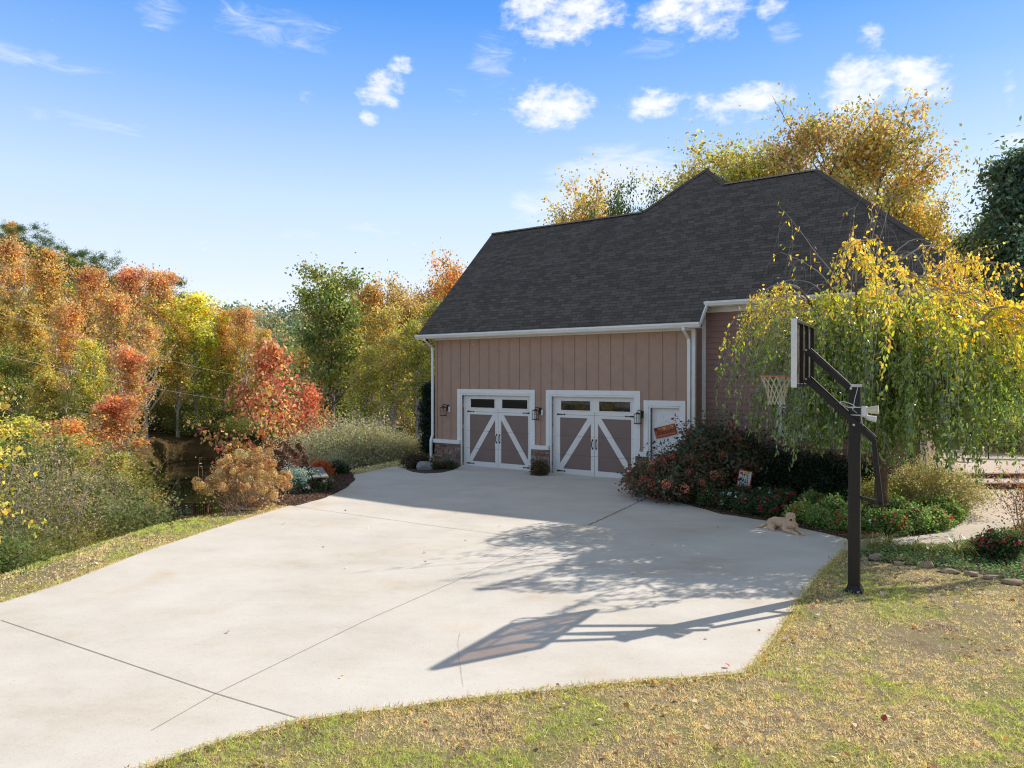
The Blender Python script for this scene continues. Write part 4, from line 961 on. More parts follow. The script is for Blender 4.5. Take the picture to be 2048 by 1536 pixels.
scatter(34, (400, 720), (95, 190), ["green", "yellowgreen", "green", "orange_b"], (8, 12), "green or olive tree on the valley floor beyond the pond", "trees in the distant valley", 6, ((1, 1, 1), (.8, .9, .8), (.9, .9, .9)), 7)
scatter(26, (-40, 360), (66, 88), ["orange", "green", "yellowgreen", "orange_b"], (10, 15), "autumn tree filling the lower wood behind the pond's left bank", "lower wood trees behind the pond", 8, ((.95, .95, .85), (1, 1, 1), (.85, .9, .8)), 5, pond)
scatter(14, (390, 700), (84, 96), ["yellowgreen", "green", "orange_b"], (7, 11), "olive tree on the far shore of the pond", "trees on the far pond shore", 9, ((.7, .75, .7), (.8, .85, .8)), 5, pond)
scatter(16, (640, 880), (60, 84), ["green", "yellowgreen", "poplar"], (10, 14), "green-yellow tree deep in the row left of the garage", "trees deep behind the garage row", 10, ((.85, .9, .8), (.75, .8, .75)), 5, pond)
# trees behind the viewpoint: what the door windows mirror
for i in range(7):
    x = -34 + 9 * i; put(["green", "spruce", "yellowgreen"][i % 3], None, -16 - (i % 3) * 4, h=random.uniform(11, 15), label="tree standing behind the viewpoint and mirrored in the door windows", group="trees behind the viewpoint", x=x, ws=1.2)
# far ridge forest: one mass
def far_wood():
    r = np.random.default_rng(33); n = 2600; d = r.uniform(190, 640, n) ; px = r.uniform(-200, 1100, n); x = (px - 1024) / F * d
    z = terrain(x, d); hgt = r.uniform(9, 16, n); P = []; CC = []
    base = pick([(GR, 5), (DG, 2), (OL, 4), (OR2, 1), (TAN, 1), (GOLD, 1)], n, r, .15)
    k = 46; dv = norm(r.standard_normal((n * k, 3))); idx = np.repeat(np.arange(n), k)
    rad = (hgt * .36)[idx] * r.uniform(.6, 1.05, n * k); pos = np.stack([x[idx], d[idx], z[idx] + hgt[idx] * .58], 1) + dv * rad[:, None] * np.array([1, 1, 1.25])
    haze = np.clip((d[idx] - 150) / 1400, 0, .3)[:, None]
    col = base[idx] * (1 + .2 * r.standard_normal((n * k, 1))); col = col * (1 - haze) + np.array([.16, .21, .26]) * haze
    o = leaves("distant_forest", pos, r.standard_normal((n * k, 3)), dv + .5 * r.standard_normal((n * k, 3)), r.uniform(1.2, 2.3, n * k), r.uniform(1.0, 1.9, n * k), col, M["leaf"], None, 4)
    tag(o, "distant green and brown forest covering the far ridges", "forest", kind="stuff")
far_wood()

# ------------------------------------------------------------------ shrubs and undergrowth
proto("olive_bush", gen_shrub(21, "wild_bush", "bush", "b", w=2.2, h=1.8, nst=130, per=19, leaf=(.056, .036), pal=[(OL, 4), (GR, 4), ((.16, .15, .06), 3)], clr=.14))
proto("grey_bush", gen_shrub(22, "wild_bush", "bush", "b", w=2.2, h=2.0, nst=230, per=11, leaf=(.042, .026), pal=[((.21, .20, .075), 4), (OL, 3), ((.27, .20, .09), 2)], clr=.12, sr=.008))
proto("light_bush", gen_shrub(23, "wild_bush", "bush", "b", w=2.2, h=1.8, nst=130, per=18, leaf=(.058, .038), pal=[((.22, .24, .12), 4), ((.15, .18, .07), 3), (OL, 2)], clr=.14))
proto("pale_twig_bush", gen_shrub(24, "twiggy_bush", "bush", "b", w=3.4, h=2.4, nst=380, per=9, leaf=(.06, .035), pal=[((.31, .30, .17), 4), ((.24, .235, .11), 4)], clr=.14, sr=.009, spread=1))
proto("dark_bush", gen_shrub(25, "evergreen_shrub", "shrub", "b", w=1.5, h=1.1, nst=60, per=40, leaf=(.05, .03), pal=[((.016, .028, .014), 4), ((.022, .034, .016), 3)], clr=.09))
def bush(kind, px, d, top=None, h=None, label=None, group=None, tint=(1, 1, 1), ws=1.0, x=None):
    H = {"olive_bush": 1.8, "grey_bush": 2.0, "light_bush": 1.8, "pale_twig_bush": 2.4, "dark_bush": 1.1}[kind]
    return put(kind, px, d, top, h, label, group, tint, ws, None, x, .06, H)
rb = random.Random(4); UG = "wild bushes on the bank below the lawn"
LAB = {"olive_bush": "olive green wild bush on the bank below the lawn edge at left", "grey_bush": "grey twiggy half-bare bush on the bank below the lawn edge at left", "light_bush": "pale green leafy bush on the bank below the lawn edge at left"}
for i, (px, d, top, kind, ws) in enumerate([(-40, 15, 1060, "light_bush", 1.2), (25, 15.5, 1085, "light_bush", 1), (85, 16.5, 1085, "olive_bush", 1.1), (140, 17.5, 1060, "grey_bush", 1.1), (195, 18.5, 1045, "olive_bush", 1), (250, 20, 985, "light_bush", 1.1), 
    (-10, 19, 985, "olive_bush", 1.1), (50, 20, 970, "grey_bush", 1.1), (110, 21, 985, "grey_bush", 1.2), (165, 23, 965, "olive_bush", 1.1), (215, 24, 985, "grey_bush", 1), (255, 27, 985, "light_bush", .8), (10, 25, 900, "olive_bush", 1.2), (75, 27, 905, "grey_bush", 1.2), (130, 29, 905, "olive_bush", 1.2),
    (190, 31, 930, "grey_bush", 1.2), (225, 33, 945, "olive_bush", 1.0), (30, 34, 870, "grey_bush", 1.3), (90, 37, 880, "olive_bush", 1.3), (150, 39, 885, "olive_bush", 1.2), (-30, 40, 850, "olive_bush", 1.4), (60, 16.2, 1080, "grey_bush", 1.0), (0, 17, 990, "grey_bush", 1)]):
    bush(kind, px, d, top, label=LAB[kind], group=UG + (" of " + kind.replace("_", " ")), ws=ws, tint=rb.choice([(.5, .6, .45), (.5, .6, .45), (.75, .78, .5), (.7, .72, .6), (1.35, .85, .5), (1.05, 1, .65), (1.2, 1.05, .55)]))
for px, d, top, lab in [(40, 17.5, 925, "bare grey branches rising at the far left of the bank"), (95, 19, 880, "bare grey branches second from the left on the bank"), (150, 18.5, 940, "bare pale branches leaning over the verge bushes"), (205, 21, 900, "bare grey branches in the middle of the bank"), (120, 24, 850, "tall bare grey branches behind the bank bushes"), (60, 26, 850, "bare branches deep behind the left bushes"), (262, 24, 950, "bare branches at the right end of the bank bushes"), (10, 20, 870, "bare grey branches cut by the left frame edge")]:
    put("baretwig", px, d, top, label=lab, group="bare branches among the bank bushes", ws=rb.uniform(.8, 1.2))
for px, d, top, lab, kd in [(238, 22.5, 905, "small leaning tree with a pale trunk at the lawn edge", "yellowgreen"), (188, 21.5, 955, "small olive sapling left of the leaning pale trunk", "green"), (30, 23, 880, "shrubby green sapling near the left frame edge", "green"), (130, 26, 870, "shrubby olive sapling behind the bare branches", "yellowgreen")]:
    put(kd, px, d, top, label=lab, group="saplings on the bank", tint=(.75, .78, .8), ws=1.15)
SH = "dark bushes along the far pond shore"
for i in range(16):
    px = 300 + 28 * i; d = 82 + (i % 3) * 1.5; bush(["olive_bush", "grey_bush", "olive_bush"][i % 3], px, d, h=rb.uniform(2.2, 4), label="shadowy bush along the far shore of the pond", group=SH, tint=(.9, .95, .75), ws=1.5)
for px, d, top, ws, lab in [(628, 27.5, 868, 1.0, "pale twiggy bush at the left end of the bushy bank behind the stone bench"), (690, 28.5, 838, 1.05, "largest pale twiggy bush behind the curve of the driveway"), (745, 29, 846, 1.0, "pale twiggy bush in the middle of the bank behind the driveway"),
                            (800, 29.5, 866, .95, "darker twiggy bush second from the garage corner"), (846, 30, 872, .8, "dull twiggy bush touching the garage corner"), (592, 26, 905, .7, "low pale twiggy bush beside the dried hydrangea"), (660, 25.2, 905, .7, "low green twiggy bush just behind the stone bench")]:
    bush("pale_twig_bush", px, d, top, label=lab, group="twiggy bushes behind the driveway", ws=ws * 1.12, tint=(1, 1, 1) if px < 780 else (.7, .72, .65))
bush("light_bush", 2030, 25.6, h=2.1, label="pale leafy bush behind the iron bench on the terrace", ws=1.1, tint=(1.25, 1.2, .95))
# narrow juniper behind the garage corner
proto("juniper", gen_tree(31, "juniper_tree", H=10, width=2.0, prof="column", base=.03, el=(50, 80), pal=[((.014, .026, .016), 4), ((.02, .034, .018), 3)], per=60, nl=44, leaf=(.3, .12), clr=.3, label="narrow dark juniper pressed against the garage corner"))
put("juniper", 858, 27.2, 768, label="narrow dark juniper pressed against the garage corner", ws=1.1)
put("nearmaple", -255, 13.0, 690, label="yellow-green maple reaching leafy branches into the left frame edge", ws=.8, rz=.6)

# dried hydrangea on the left verge
HY = [((.50, .345, .155), 4), ((.42, .27, .11), 3), ((.58, .43, .21), 3)]
hx, hy = gp(470, 1024)
gen_shrub(41, "hydrangea_bush", "shrub", "big hydrangea with dried tan flower heads on bare stems beside the driveway", w=2.35, h=1.45, nst=110, per=2, leaf=(.06, .04), pal=[(TAN, 3), (RUST, 1)], stem="tan_stem", sr=.008, clr=.07, bare=.2,
          blooms=dict(n=128, r=.098, pal=HY, fl=.036, per=150, sc=(1, 1, .95), mt="dry")).location = (hx, hy + .7, tz(hx, hy + .7) - .02)
o = gen_shrub(42, "hydrangea_bush", "shrub", "smaller hydrangea with dark brown withered heads behind the tan one", w=1.3, h=1.3, nst=40, per=4, leaf=(.08, .05), pal=[((.09, .05, .04), 3), ((.14, .05, .04), 2)], stem="tan_stem", sr=.008, clr=.08,
              blooms=dict(n=42, r=.085, pal=[((.10, .05, .035), 3), ((.14, .07, .05), 2)], fl=.045, per=70, mt="dry")); x, y = at(574, 19.2); o.location = (x, y, -.02)
# red-brown hydrangea in front of the side door
RB = [((.52, .16, .11), 4), ((.44, .125, .085), 3), ((.56, .24, .16), 2)]
x, y = at(1352, 17.7)
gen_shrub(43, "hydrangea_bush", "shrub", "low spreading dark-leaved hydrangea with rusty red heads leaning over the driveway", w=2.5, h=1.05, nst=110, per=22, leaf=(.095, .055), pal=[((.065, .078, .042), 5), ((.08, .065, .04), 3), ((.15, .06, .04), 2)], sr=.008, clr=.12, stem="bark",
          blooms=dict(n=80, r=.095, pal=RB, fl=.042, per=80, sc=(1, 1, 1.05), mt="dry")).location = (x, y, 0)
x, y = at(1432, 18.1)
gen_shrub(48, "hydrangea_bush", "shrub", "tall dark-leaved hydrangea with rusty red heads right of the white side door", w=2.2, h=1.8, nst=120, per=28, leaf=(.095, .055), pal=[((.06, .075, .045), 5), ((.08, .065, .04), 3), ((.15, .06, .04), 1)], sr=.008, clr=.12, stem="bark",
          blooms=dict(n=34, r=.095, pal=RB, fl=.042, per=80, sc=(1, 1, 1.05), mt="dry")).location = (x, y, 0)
o = gen_shrub(44, "hydrangea_bush", "shrub", "tall hydrangea stems with a few rusty heads against the lap siding", w=1.5, h=1.55, nst=60, per=20, leaf=(.09, .05), pal=[((.04, .052, .035), 5), ((.05, .045, .03), 3)], sr=.007, clr=.12, stem="bark",
              blooms=dict(n=14, r=.07, pal=[((.30, .09, .06), 4), ((.24, .07, .045), 3)], fl=.04, per=70, mt="dry")); x, y = at(1490, 18.2); o.location = (x, y, 0)
# dark shrubs under the wing wall
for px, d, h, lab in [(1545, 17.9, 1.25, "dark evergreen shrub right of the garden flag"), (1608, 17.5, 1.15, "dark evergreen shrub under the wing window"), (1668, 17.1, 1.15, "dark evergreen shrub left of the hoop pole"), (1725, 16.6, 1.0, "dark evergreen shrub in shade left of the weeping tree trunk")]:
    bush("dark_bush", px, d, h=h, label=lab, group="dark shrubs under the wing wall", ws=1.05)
# golden azalea by the weeping tree
o = gen_shrub(45, "azalea_bush", "shrub", "rounded olive-gold azalea bush right of the weeping tree trunk", w=2.3, h=1.2, nst=190, per=20, leaf=(.042, .022), pal=[((.27, .245, .10), 4), ((.20, .20, .075), 4), ((.34, .26, .13), 2)], clr=.08, sr=.005)
x, y = at(1868, 15.7); o.location = (x, y, 0)
o = gen_shrub(46, "azalea_bush", "shrub", "small gold azalea bush half hidden by the hoop's pole brace", w=1.1, h=.9, nst=60, per=18, leaf=(.042, .022), pal=[((.28, .24, .07), 4), ((.20, .20, .05), 4)], clr=.08, sr=.005)
x, y = at(1752, 15.5); o.location = (x, y, 0)

# flowers
IM = [((.035, .055, .02), 4), ((.05, .075, .025), 3)]; IML = [((.11, .17, .045), 4), ((.16, .22, .06), 3), ((.22, .25, .08), 1)]  # second set of greens is brightened so the impatiens leaves look sunlit
def flower(seed, label, bl, pal, w=.75, h=.38, n=24, r=.032, fl=.062, per=9, nst=36, lp=22): 
    return gen_shrub(seed, "flowering_plant", "flowers", label, w=w, h=h, nst=nst, per=lp, leaf=(.055, .035), pal=pal, clr=.055, sr=.004, stem="bark", blooms=dict(n=n, r=r, pal=bl, fl=fl, per=per, sc=(1, 1, .5), lift=.04, name="petals"))
WHT = [((.80, .78, .74), 1)]; REDF = [((.62, .03, .05), 3), ((.70, .10, .10), 2)]; PNK = [((.72, .10, .16), 3), ((.75, .30, .32), 1)]
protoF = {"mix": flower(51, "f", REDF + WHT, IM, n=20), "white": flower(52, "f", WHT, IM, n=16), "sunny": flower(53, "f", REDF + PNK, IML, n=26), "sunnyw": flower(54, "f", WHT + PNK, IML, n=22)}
usedF = set()
def putf(k, px, d, label, group, s=1.0, tint=(1, 1, 1)):
    x, y = at(px, d)
    if k not in usedF:
        usedF.add(k); o = protoF[k]; o.location = (x, y, .02); o.scale = (s, s, s); o["label"] = label; o["group"] = group; return o
    o = dup(protoF[k], (x, y, .02), random.uniform(0, 6.28), s, label, group); return o
G1 = "shaded impatiens along the driveway edge"; G2 = "sunlit impatiens around the weeping tree"
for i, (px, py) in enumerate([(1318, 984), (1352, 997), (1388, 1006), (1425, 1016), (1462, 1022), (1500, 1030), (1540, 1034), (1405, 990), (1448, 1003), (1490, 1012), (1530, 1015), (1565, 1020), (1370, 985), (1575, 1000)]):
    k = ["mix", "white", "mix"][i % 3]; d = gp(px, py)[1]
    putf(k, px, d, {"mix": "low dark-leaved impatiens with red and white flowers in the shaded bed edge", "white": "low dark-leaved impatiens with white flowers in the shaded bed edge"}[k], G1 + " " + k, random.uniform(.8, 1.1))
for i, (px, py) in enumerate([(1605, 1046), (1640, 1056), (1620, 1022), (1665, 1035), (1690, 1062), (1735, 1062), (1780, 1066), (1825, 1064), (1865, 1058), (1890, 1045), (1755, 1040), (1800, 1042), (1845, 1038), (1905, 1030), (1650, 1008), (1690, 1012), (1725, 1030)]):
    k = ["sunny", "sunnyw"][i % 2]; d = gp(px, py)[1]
    putf(k, px, d, {"sunny": "impatiens with red and pink flowers and leaves coloured brighter to look sunlit near the weeping tree", "sunnyw": "impatiens with pale flowers and leaves coloured brighter to look sunlit near the weeping tree"}[k], G2 + " " + k, random.uniform(.8, 1.05))
for px, d, lab, bl, pal, s in [(678, 22.0, "purple chrysanthemum at the tip of the mulch bed", [((.48, .07, .50), 3), ((.60, .25, .55), 1)], IM, .9), (632, 18.6, "low pale pink flowering plant in front of the bench", [((.72, .45, .50), 3), ((.70, .60, .58), 1)], IM, 1.0),
                             (610, 19.0, "low lilac flowering plant beside the pale pink one", [((.60, .42, .55), 3)], IM, .8), (2010, 11.7, "clump of bright red flowers at the right edge of the front bed", [((.68, .06, .09), 4), ((.74, .22, .2), 1)], IM, 1.0),
                             (898, 23.3, "small white and red flowers at the garage corner", WHT + REDF, IM, .62), (872, 23.1, "low red flowers beside the rock at the garage corner", REDF, IM, .6), (832, 23.6, "dark brownish groundcover plant left of the garage corner rock", [((.12, .06, .04), 1)], [((.06, .045, .025), 1)], 1.1)]:
    o = flower(int(60 + px % 37), lab, bl, pal, w=.9, h=.4, n=26 if "purple" in lab or "bright red" in lab else 16); x, y = at(px, d); o.location = (x, y, .01); o.scale = (s, s, s)
for px, d, lab, pal, h in [(592, 18.4, "silvery blue-green plant beside the dried hydrangea", [((.20, .26, .22), 4), ((.14, .20, .15), 2)], .65), (640, 20.8, "low orange-red shrub behind the bench", [((.32, .08, .03), 3), ((.22, .10, .04), 2)], .5), (1078, 21.85, "small bronze-green weed clump at the stone pier between the doors", [((.06, .055, .025), 3), ((.10, .06, .03), 2)], .32)]:
    o = gen_shrub(int(h * 100), "low_shrub", "plant", lab, w=.7 if px != 1078 else .45, h=h, nst=40, per=20, leaf=(.07, .03), pal=pal, clr=.06, sr=.004); x, y = at(px, d); o.location = (x, y, .01)
# twiggy rose at the right edge
o = gen_shrub(71, "rose_bush", "shrub", "leggy rose bush with reddish twigs at the right frame edge", w=1.5, h=1.45, nst=34, per=5, leaf=(.06, .035), pal=[((.20, .10, .06), 3), ((.30, .16, .05), 2), (OL, 2)], clr=.06, sr=.006, stem="bark")
x, y = at(2062, 12.9); o.location = (x, y, 0)

# liriope clumps
def clump(seed, label, nb=150, L=.5, pal=((GR, 3), (OL, 3), (TAN, 1))):
    r = np.random.default_rng(seed); root = thing("liriope_clump", label, "plant"); P = []; A = []; Nn = []; LL = []; CC = []
    for k in range(nb):
        az = r.uniform(0, 6.283); e = r.uniform(.5, 1.35); c = np.array(pick(pal, 1, r, .15)[0]); p = np.array([math.cos(az), math.sin(az), 0]) * .06 * r.random(); l = L * r.uniform(.5, 1.1); sg = 5
        for s in range(sg):
            ee = e - s * .48 * (1.5 - e * .6); d = np.array([math.cos(az) * math.cos(ee), math.sin(az) * math.cos(ee), math.sin(ee)])
            P.append(p.copy()); A.append(d); Nn.append(np.array([-math.cos(az) * math.sin(ee), -math.sin(az) * math.sin(ee), math.cos(ee)])); LL.append(l / sg * 1.2); CC.append(c * (1 + .12 * s)); p = p + d * l / sg; p[2] = max(p[2], .01)
    leaves("leaves", np.array(P), np.array(A), np.array(Nn), np.array(LL), .013, np.array(CC), M["leaf_gloss"], root, 4, 0.0)
    return root
cl = clump(81, "c"); first = True
for px, py, s, lab in [(1745, 1096, .9, "liriope clump nearest the hoop pole"), (1775, 1092, 1.05, "arching liriope clump second from the hoop pole"), (1832, 1102, .9, "small liriope clump in the middle of the front bed"), (1865, 1106, .7, "tiny liriope clump in front of the walkway"),
                       (1918, 1108, 1.15, "large arching liriope clump right of the middle of the front bed"), (1948, 1100, .95, "liriope clump beside the large arching one"), (1985, 1088, .9, "liriope clump along the walkway near the red flowers"), (2020, 1080, 1.0, "liriope clump behind the red flowers"), (2048, 1072, 1.1, "liriope clump cut by the right frame edge")]:
    x, y = gp(px, py)
    if first: first = False; cl.location = (x, y, .01); cl.scale = (s,) * 3; cl["label"] = lab; cl["group"] = "liriope clumps in the front bed"
    else: dup(cl, (x, y, .01), random.uniform(0, 6.28), s, lab, "liriope clumps in the front bed")
# rocks edging the bed
def rock(px, py, sx, sy, sz, lab, mt="rock", seed=0, grp=None):
    b = bmesh.new(); bmesh.ops.create_icosphere(b, subdivisions=3, radius=1.0); r = random.Random(seed)
    ks = [(Vector((r.gauss(0, 1), r.gauss(0, 1), r.gauss(0, 1))).normalized(), r.uniform(.62, .9)) for _ in range(14)]
    for v in b.verts:
        for n_, q in ks:
            d = v.co.dot(n_)
            if d > q: v.co -= n_ * (d - q)
        v.co += v.co.normalized() * (float(vnoise(v.co.x * 3 + seed, v.co.y * 3 + v.co.z * 2, 1, seed)) - .5) * .10
    me = bpy.data.meshes.new("border_stone"); b.to_mesh(me); b.free(); me.materials.append(M[mt]); o = bpy.data.objects.new("border_stone", me); COL.objects.link(o)
    x, y = gp(px, py); o.location = (x, y, sz * .35); o.scale = (sx * .8, sy * .8, sz * .9); o.rotation_euler = (0, 0, r.uniform(-.5, .5)); tag(o, lab, "stone", grp)
BR = "stones edging the front bed"
for i, (px, py, a_, b_, c_, lab) in enumerate([(1752, 1120, .20, .13, .09, "brown border stone nearest the hoop pole"), (1728, 1122, .10, .08, .06, "small border stone left of the brown one"), (1800, 1130, .13, .10, .05, "flat border stone between the two big ones"), (1856, 1136, .17, .11, .09, "reddish block-shaped border stone in the middle"),
    (1900, 1146, .22, .12, .05, "long flat border stone right of the reddish block"), (1945, 1152, .14, .10, .06, "grey border stone below the large liriope"), (1985, 1158, .20, .12, .06, "pale border stone under the red flowers"), (2028, 1168, .22, .13, .06, "tan border stone near the right frame edge")]): rock(px, py, a_, b_, c_, lab, seed=i + 3, grp=BR)
rock(850, 941, .36, .2, .3, "grey rock lying in the bed at the garage corner", "bench_grey", 31)
for i, (px, py, lab) in enumerate([(520, 1012, "flat stone below the dried hydrangea at its right"), (478, 1020, "flat stone below the middle of the dried hydrangea"), (548, 1006, "pale flat stone at the tip of the dried hydrangea bed")]): rock(px, py, .26, .14, .08, lab, "rock", 41 + i, "stones under the dried hydrangea")
# groundcover in the front bed
def cover(name, label, poly, n, leaf, pal, seed, zr=(.01, .07)):
    r = np.random.default_rng(seed); P = np.array(poly); lo = P.min(0); hi = P.max(0); pts = []
    x = r.uniform(lo[0], hi[0], n * 3); y = r.uniform(lo[1], hi[1], n * 3); k = inpoly(x, y, poly); x = x[k][:n]; y = y[k][:n]; m = len(x)
    col = pick(pal, m, r, .2); o = leaves(name, np.stack([x, y, r.uniform(*zr, m)], 1), r.standard_normal((m, 3)) * np.array([1, 1, .4]), r.standard_normal((m, 3)) * .6 + np.array([0, 0, 1]), leaf * r.uniform(.6, 1.3, m), leaf * .8 * r.uniform(.6, 1.2, m), col, M["leaf"], None, 4)
    return tag(o, label, "groundcover", kind="stuff")
cover("groundcover", "small green groundcover leaves between the liriope and stones of the front bed", BED4, 9000, .038, [((.09, .17, .05), 4), ((.12, .22, .08), 3), ((.22, .16, .06), 2)], 5)
cover("leaf_litter", "brown leaf litter and mulch chips in the bed under the hydrangeas", BED3, 9000, .06, [((.10, .055, .03), 4), ((.16, .08, .04), 3), ((.26, .13, .04), 1)], 6, (.03, .05))
cover("mulch_chips", "brown bark chips on the bed by the bench", BED1, 5000, .06, [((.09, .055, .04), 4), ((.13, .08, .055), 3)], 7, (.022, .04))

# ------------------------------------------------------------------ weeping cherry
def weeping():
    r = np.random.default_rng(91); T0 = (7.86, 14.9); root = thing("weeping_tree", "weeping cherry with drooping yellow and green leaves behind the basketball hoop", "tree", (*T0, 0), 0, None, (.82, .80, 1.17))
    tr = MB(); tr.tube([(0, 0, -.05), (.0, 0, .12), (.01, 0, .6), (.02, 0, 1.2), (.0, .02, 1.7), (.0, .02, 2.15)], [.24, .185, .16, .15, .165, .19], 12); tr.ball((-.02, 0, 2.0), .2, 10, 7)
    br = MB(); P = []; D = []; S = []
    def leafline(pts, dens, s0=0.0):
        for i in range(len(pts) - 1):
            a_, b_ = pts[i], pts[i + 1]; L = np.linalg.norm(b_ - a_); k = r.poisson(L * dens)
            for j in range(k):
                p = a_ + (b_ - a_) * r.random(); P.append(p + r.standard_normal(3) * .045); D.append(b_ - a_)
    nl = 12
    for k in range(nl):
        az = k * 2 * math.pi / nl + r.uniform(-.2, .2); e = R(r.uniform(48, 78)); d = (math.cos(az) * math.cos(e), math.sin(az) * math.cos(e), math.sin(e))
        pts, dd = grow(r, (.08 * math.cos(az), .08 * math.sin(az), 1.95), d, r.uniform(2.3, 3.2), 8, -.55, .09)
        tr.tube(pts, [.075 * (1 - .72 * i / 8) for i in range(9)], 7, False)
        for i in range(2, 9):
            for q in range(2):
                a2 = az + r.normal(0, .75); e2 = R(r.uniform(5, 50)); d2 = (math.cos(a2) * math.cos(e2), math.sin(a2) * math.cos(e2), math.sin(e2))
                L2 = r.uniform(.6, 2.4); p2, _ = grow(r, pts[i], d2, L2, 7, -1.3, .10); hgt = max(p[2] for p in p2)
                br.tube(p2, [.024, .021, .018, .015, .012, .010, .008, .005], 4, False); leafline(p2[2:], 46)
                for w in range(7):
                    st_ = p2[r.integers(2, 8)]; a3 = a2 + r.normal(0, .8); e3 = R(r.uniform(-20, 35)); d3 = (math.cos(a3) * math.cos(e3), math.sin(a3) * math.cos(e3), math.sin(e3))
                    p3, _ = grow(r, st_, d3, r.uniform(.9, 2.5), 8, -3.2, .09)
                    hem = .95 + .75 * float(vnoise(st_[0] * 1.5, st_[1] * 1.5, 1, 4)) + (.55 * min(1, max(0, (p3[-1][0] - 1.6) / .8))) - .12
                    p3 = [p for p in p3 if p[2] > hem]
                    if len(p3) < 2: continue
                    br.tube(p3, [.0085 * (1 - .75 * i / len(p3)) for i in range(len(p3))], 3, False); leafline(p3, 50 if r.random() < .86 else 5)
    # outer wisps on the left and right skirts, and tall wild shoots
    for (a3, rad, z0, L, dens) in [(math.pi + r.uniform(-.7, .5), r.uniform(2.3, 3.1), r.uniform(3.2, 4.3), r.uniform(1.4, 2.6), 7) for _ in range(34)] + [(r.uniform(-.7, .7), r.uniform(2.2, 3.0), r.uniform(3.4, 4.6), r.uniform(1.2, 2.4), 9) for _ in range(30)]:
        p0 = np.array([math.cos(a3) * rad * .75, math.sin(a3) * rad * .75, z0]); p3, _ = grow(r, p0, (math.cos(a3), math.sin(a3), .25), L, 9, -2.6, .08); p3 = [p for p in p3 if p[2] > 1.5]
        if len(p3) > 2: br.tube(p3, [.006 * (1 - .8 * i / len(p3)) for i in range(len(p3))], 3, False); leafline(p3, dens)
    for p0, d, L, up, dens in [((-1.1, 0, 4.3), (-.55, 0, .85), 2.2, -.35, 9), ((-1.2, .1, 4.2), (-.75, 0, .8), 1.6, -.6, 8), ((-.4, 0, 4.5), (.1, 0, 1), 1.75, -.1, 4), ((-.35, .1, 4.4), (.05, 0, 1), 1.9, .0, 16), ((-.9, 0, 4.6), (.3, .1, .9), 1.3, -1.4, 5), ((1.6, 0, 4.3), (.45, 0, .9), 1.5, -.9, 7),
                               ((2.0, 0, 4.2), (.9, 0, .75), 2.6, -1.1, 6), ((2.2, .2, 4.1), (.8, 0, .6), 2.4, -1.5, 8), ((-1.5, .2, 4.2), (-.8, 0, .6), 1.5, -1.4, 5), ((.3, 0, 4.8), (.5, .1, .8), 1.6, -1.6, 4), ((.8, -.2, 4.7), (.5, 0, .8), 1.4, -1.8, 6), ((1.0, -.3, 4.4), (-.3, 0, .9), 1.3, -1.8, 5), ((-.2, .2, 4.3), (.25, 0, 1), 2.6, .1, 1)]:
        p2, _ = grow(r, p0, d, L, 9, up, .10); br.tube(p2, [.014 * (1 - .85 * i / 9) for i in range(10)], 4, False); leafline(p2[4:], dens)
        for w in range(7):
            st_ = p2[r.integers(4, 10)]; a3 = r.uniform(0, 6.28); p3, _ = grow(r, st_, (math.cos(a3) * .6, math.sin(a3) * .6, .3), r.uniform(.5, 1.1), 6, -3.2, .12)
            br.tube(p3, [.005 * (1 - .8 * i / 7) for i in range(7)], 3, False); leafline(p3, dens * .8)
    P = np.array(P); D = norm(np.array(D))
    gap = .6 * vnoise(P[:, 0] * 1.1 + P[:, 2] * .35, P[:, 1] * 1.1, 1, 21) + .4 * vnoise(P[:, 0] * 2.6, P[:, 2] * 1.6 + P[:, 1], 1, 22)
    keep = r.random(len(P)) < np.clip((gap - .13) * 4.4, .08, 1) * np.where(P[:, 2] > 4.9, .6, 1) * np.where(P[:, 0] < -1.75, .6, 1)
    P, D = P[keep], D[keep]; n = len(P)
    f = (P[:, 2] - 3.5) / 1.3 + (np.hypot(P[:, 0], P[:, 1]) - 2.3) / 3.0 + .22 * P[:, 0] / 2.5 + .3 * r.standard_normal(n)
    cg = pick([((.095, .15, .03), 4), ((.14, .20, .04), 4), ((.23, .27, .06), 3), ((.05, .08, .02), 1.5)], n, r, .18); cy = pick([((.55, .41, .045), 5), ((.55, .31, .045), 3), ((.38, .36, .05), 3)], n, r, .14)
    ym = pick([((.28, .30, .03), 1)], n, r, .15); col = np.where((f > .25)[:, None], cy, np.where((f > -.12)[:, None], ym, cg))
    ax = D * .3 + r.standard_normal((n, 3)) * .72 + np.array([0, 0, -.5]); nr = r.standard_normal((n, 3)); s = r.uniform(.7, 1.25, n)
    tr.build("trunk", M["cherry_bark"], root, True, fixn=False); br.build("branches", M["twig"], root, True, fixn=False)
    leaves("crown", P, ax, nr, .094 * s, .046 * s, col, M["leaf_gloss"], root, 6, .12); print("weeping leaves", n)
weeping()

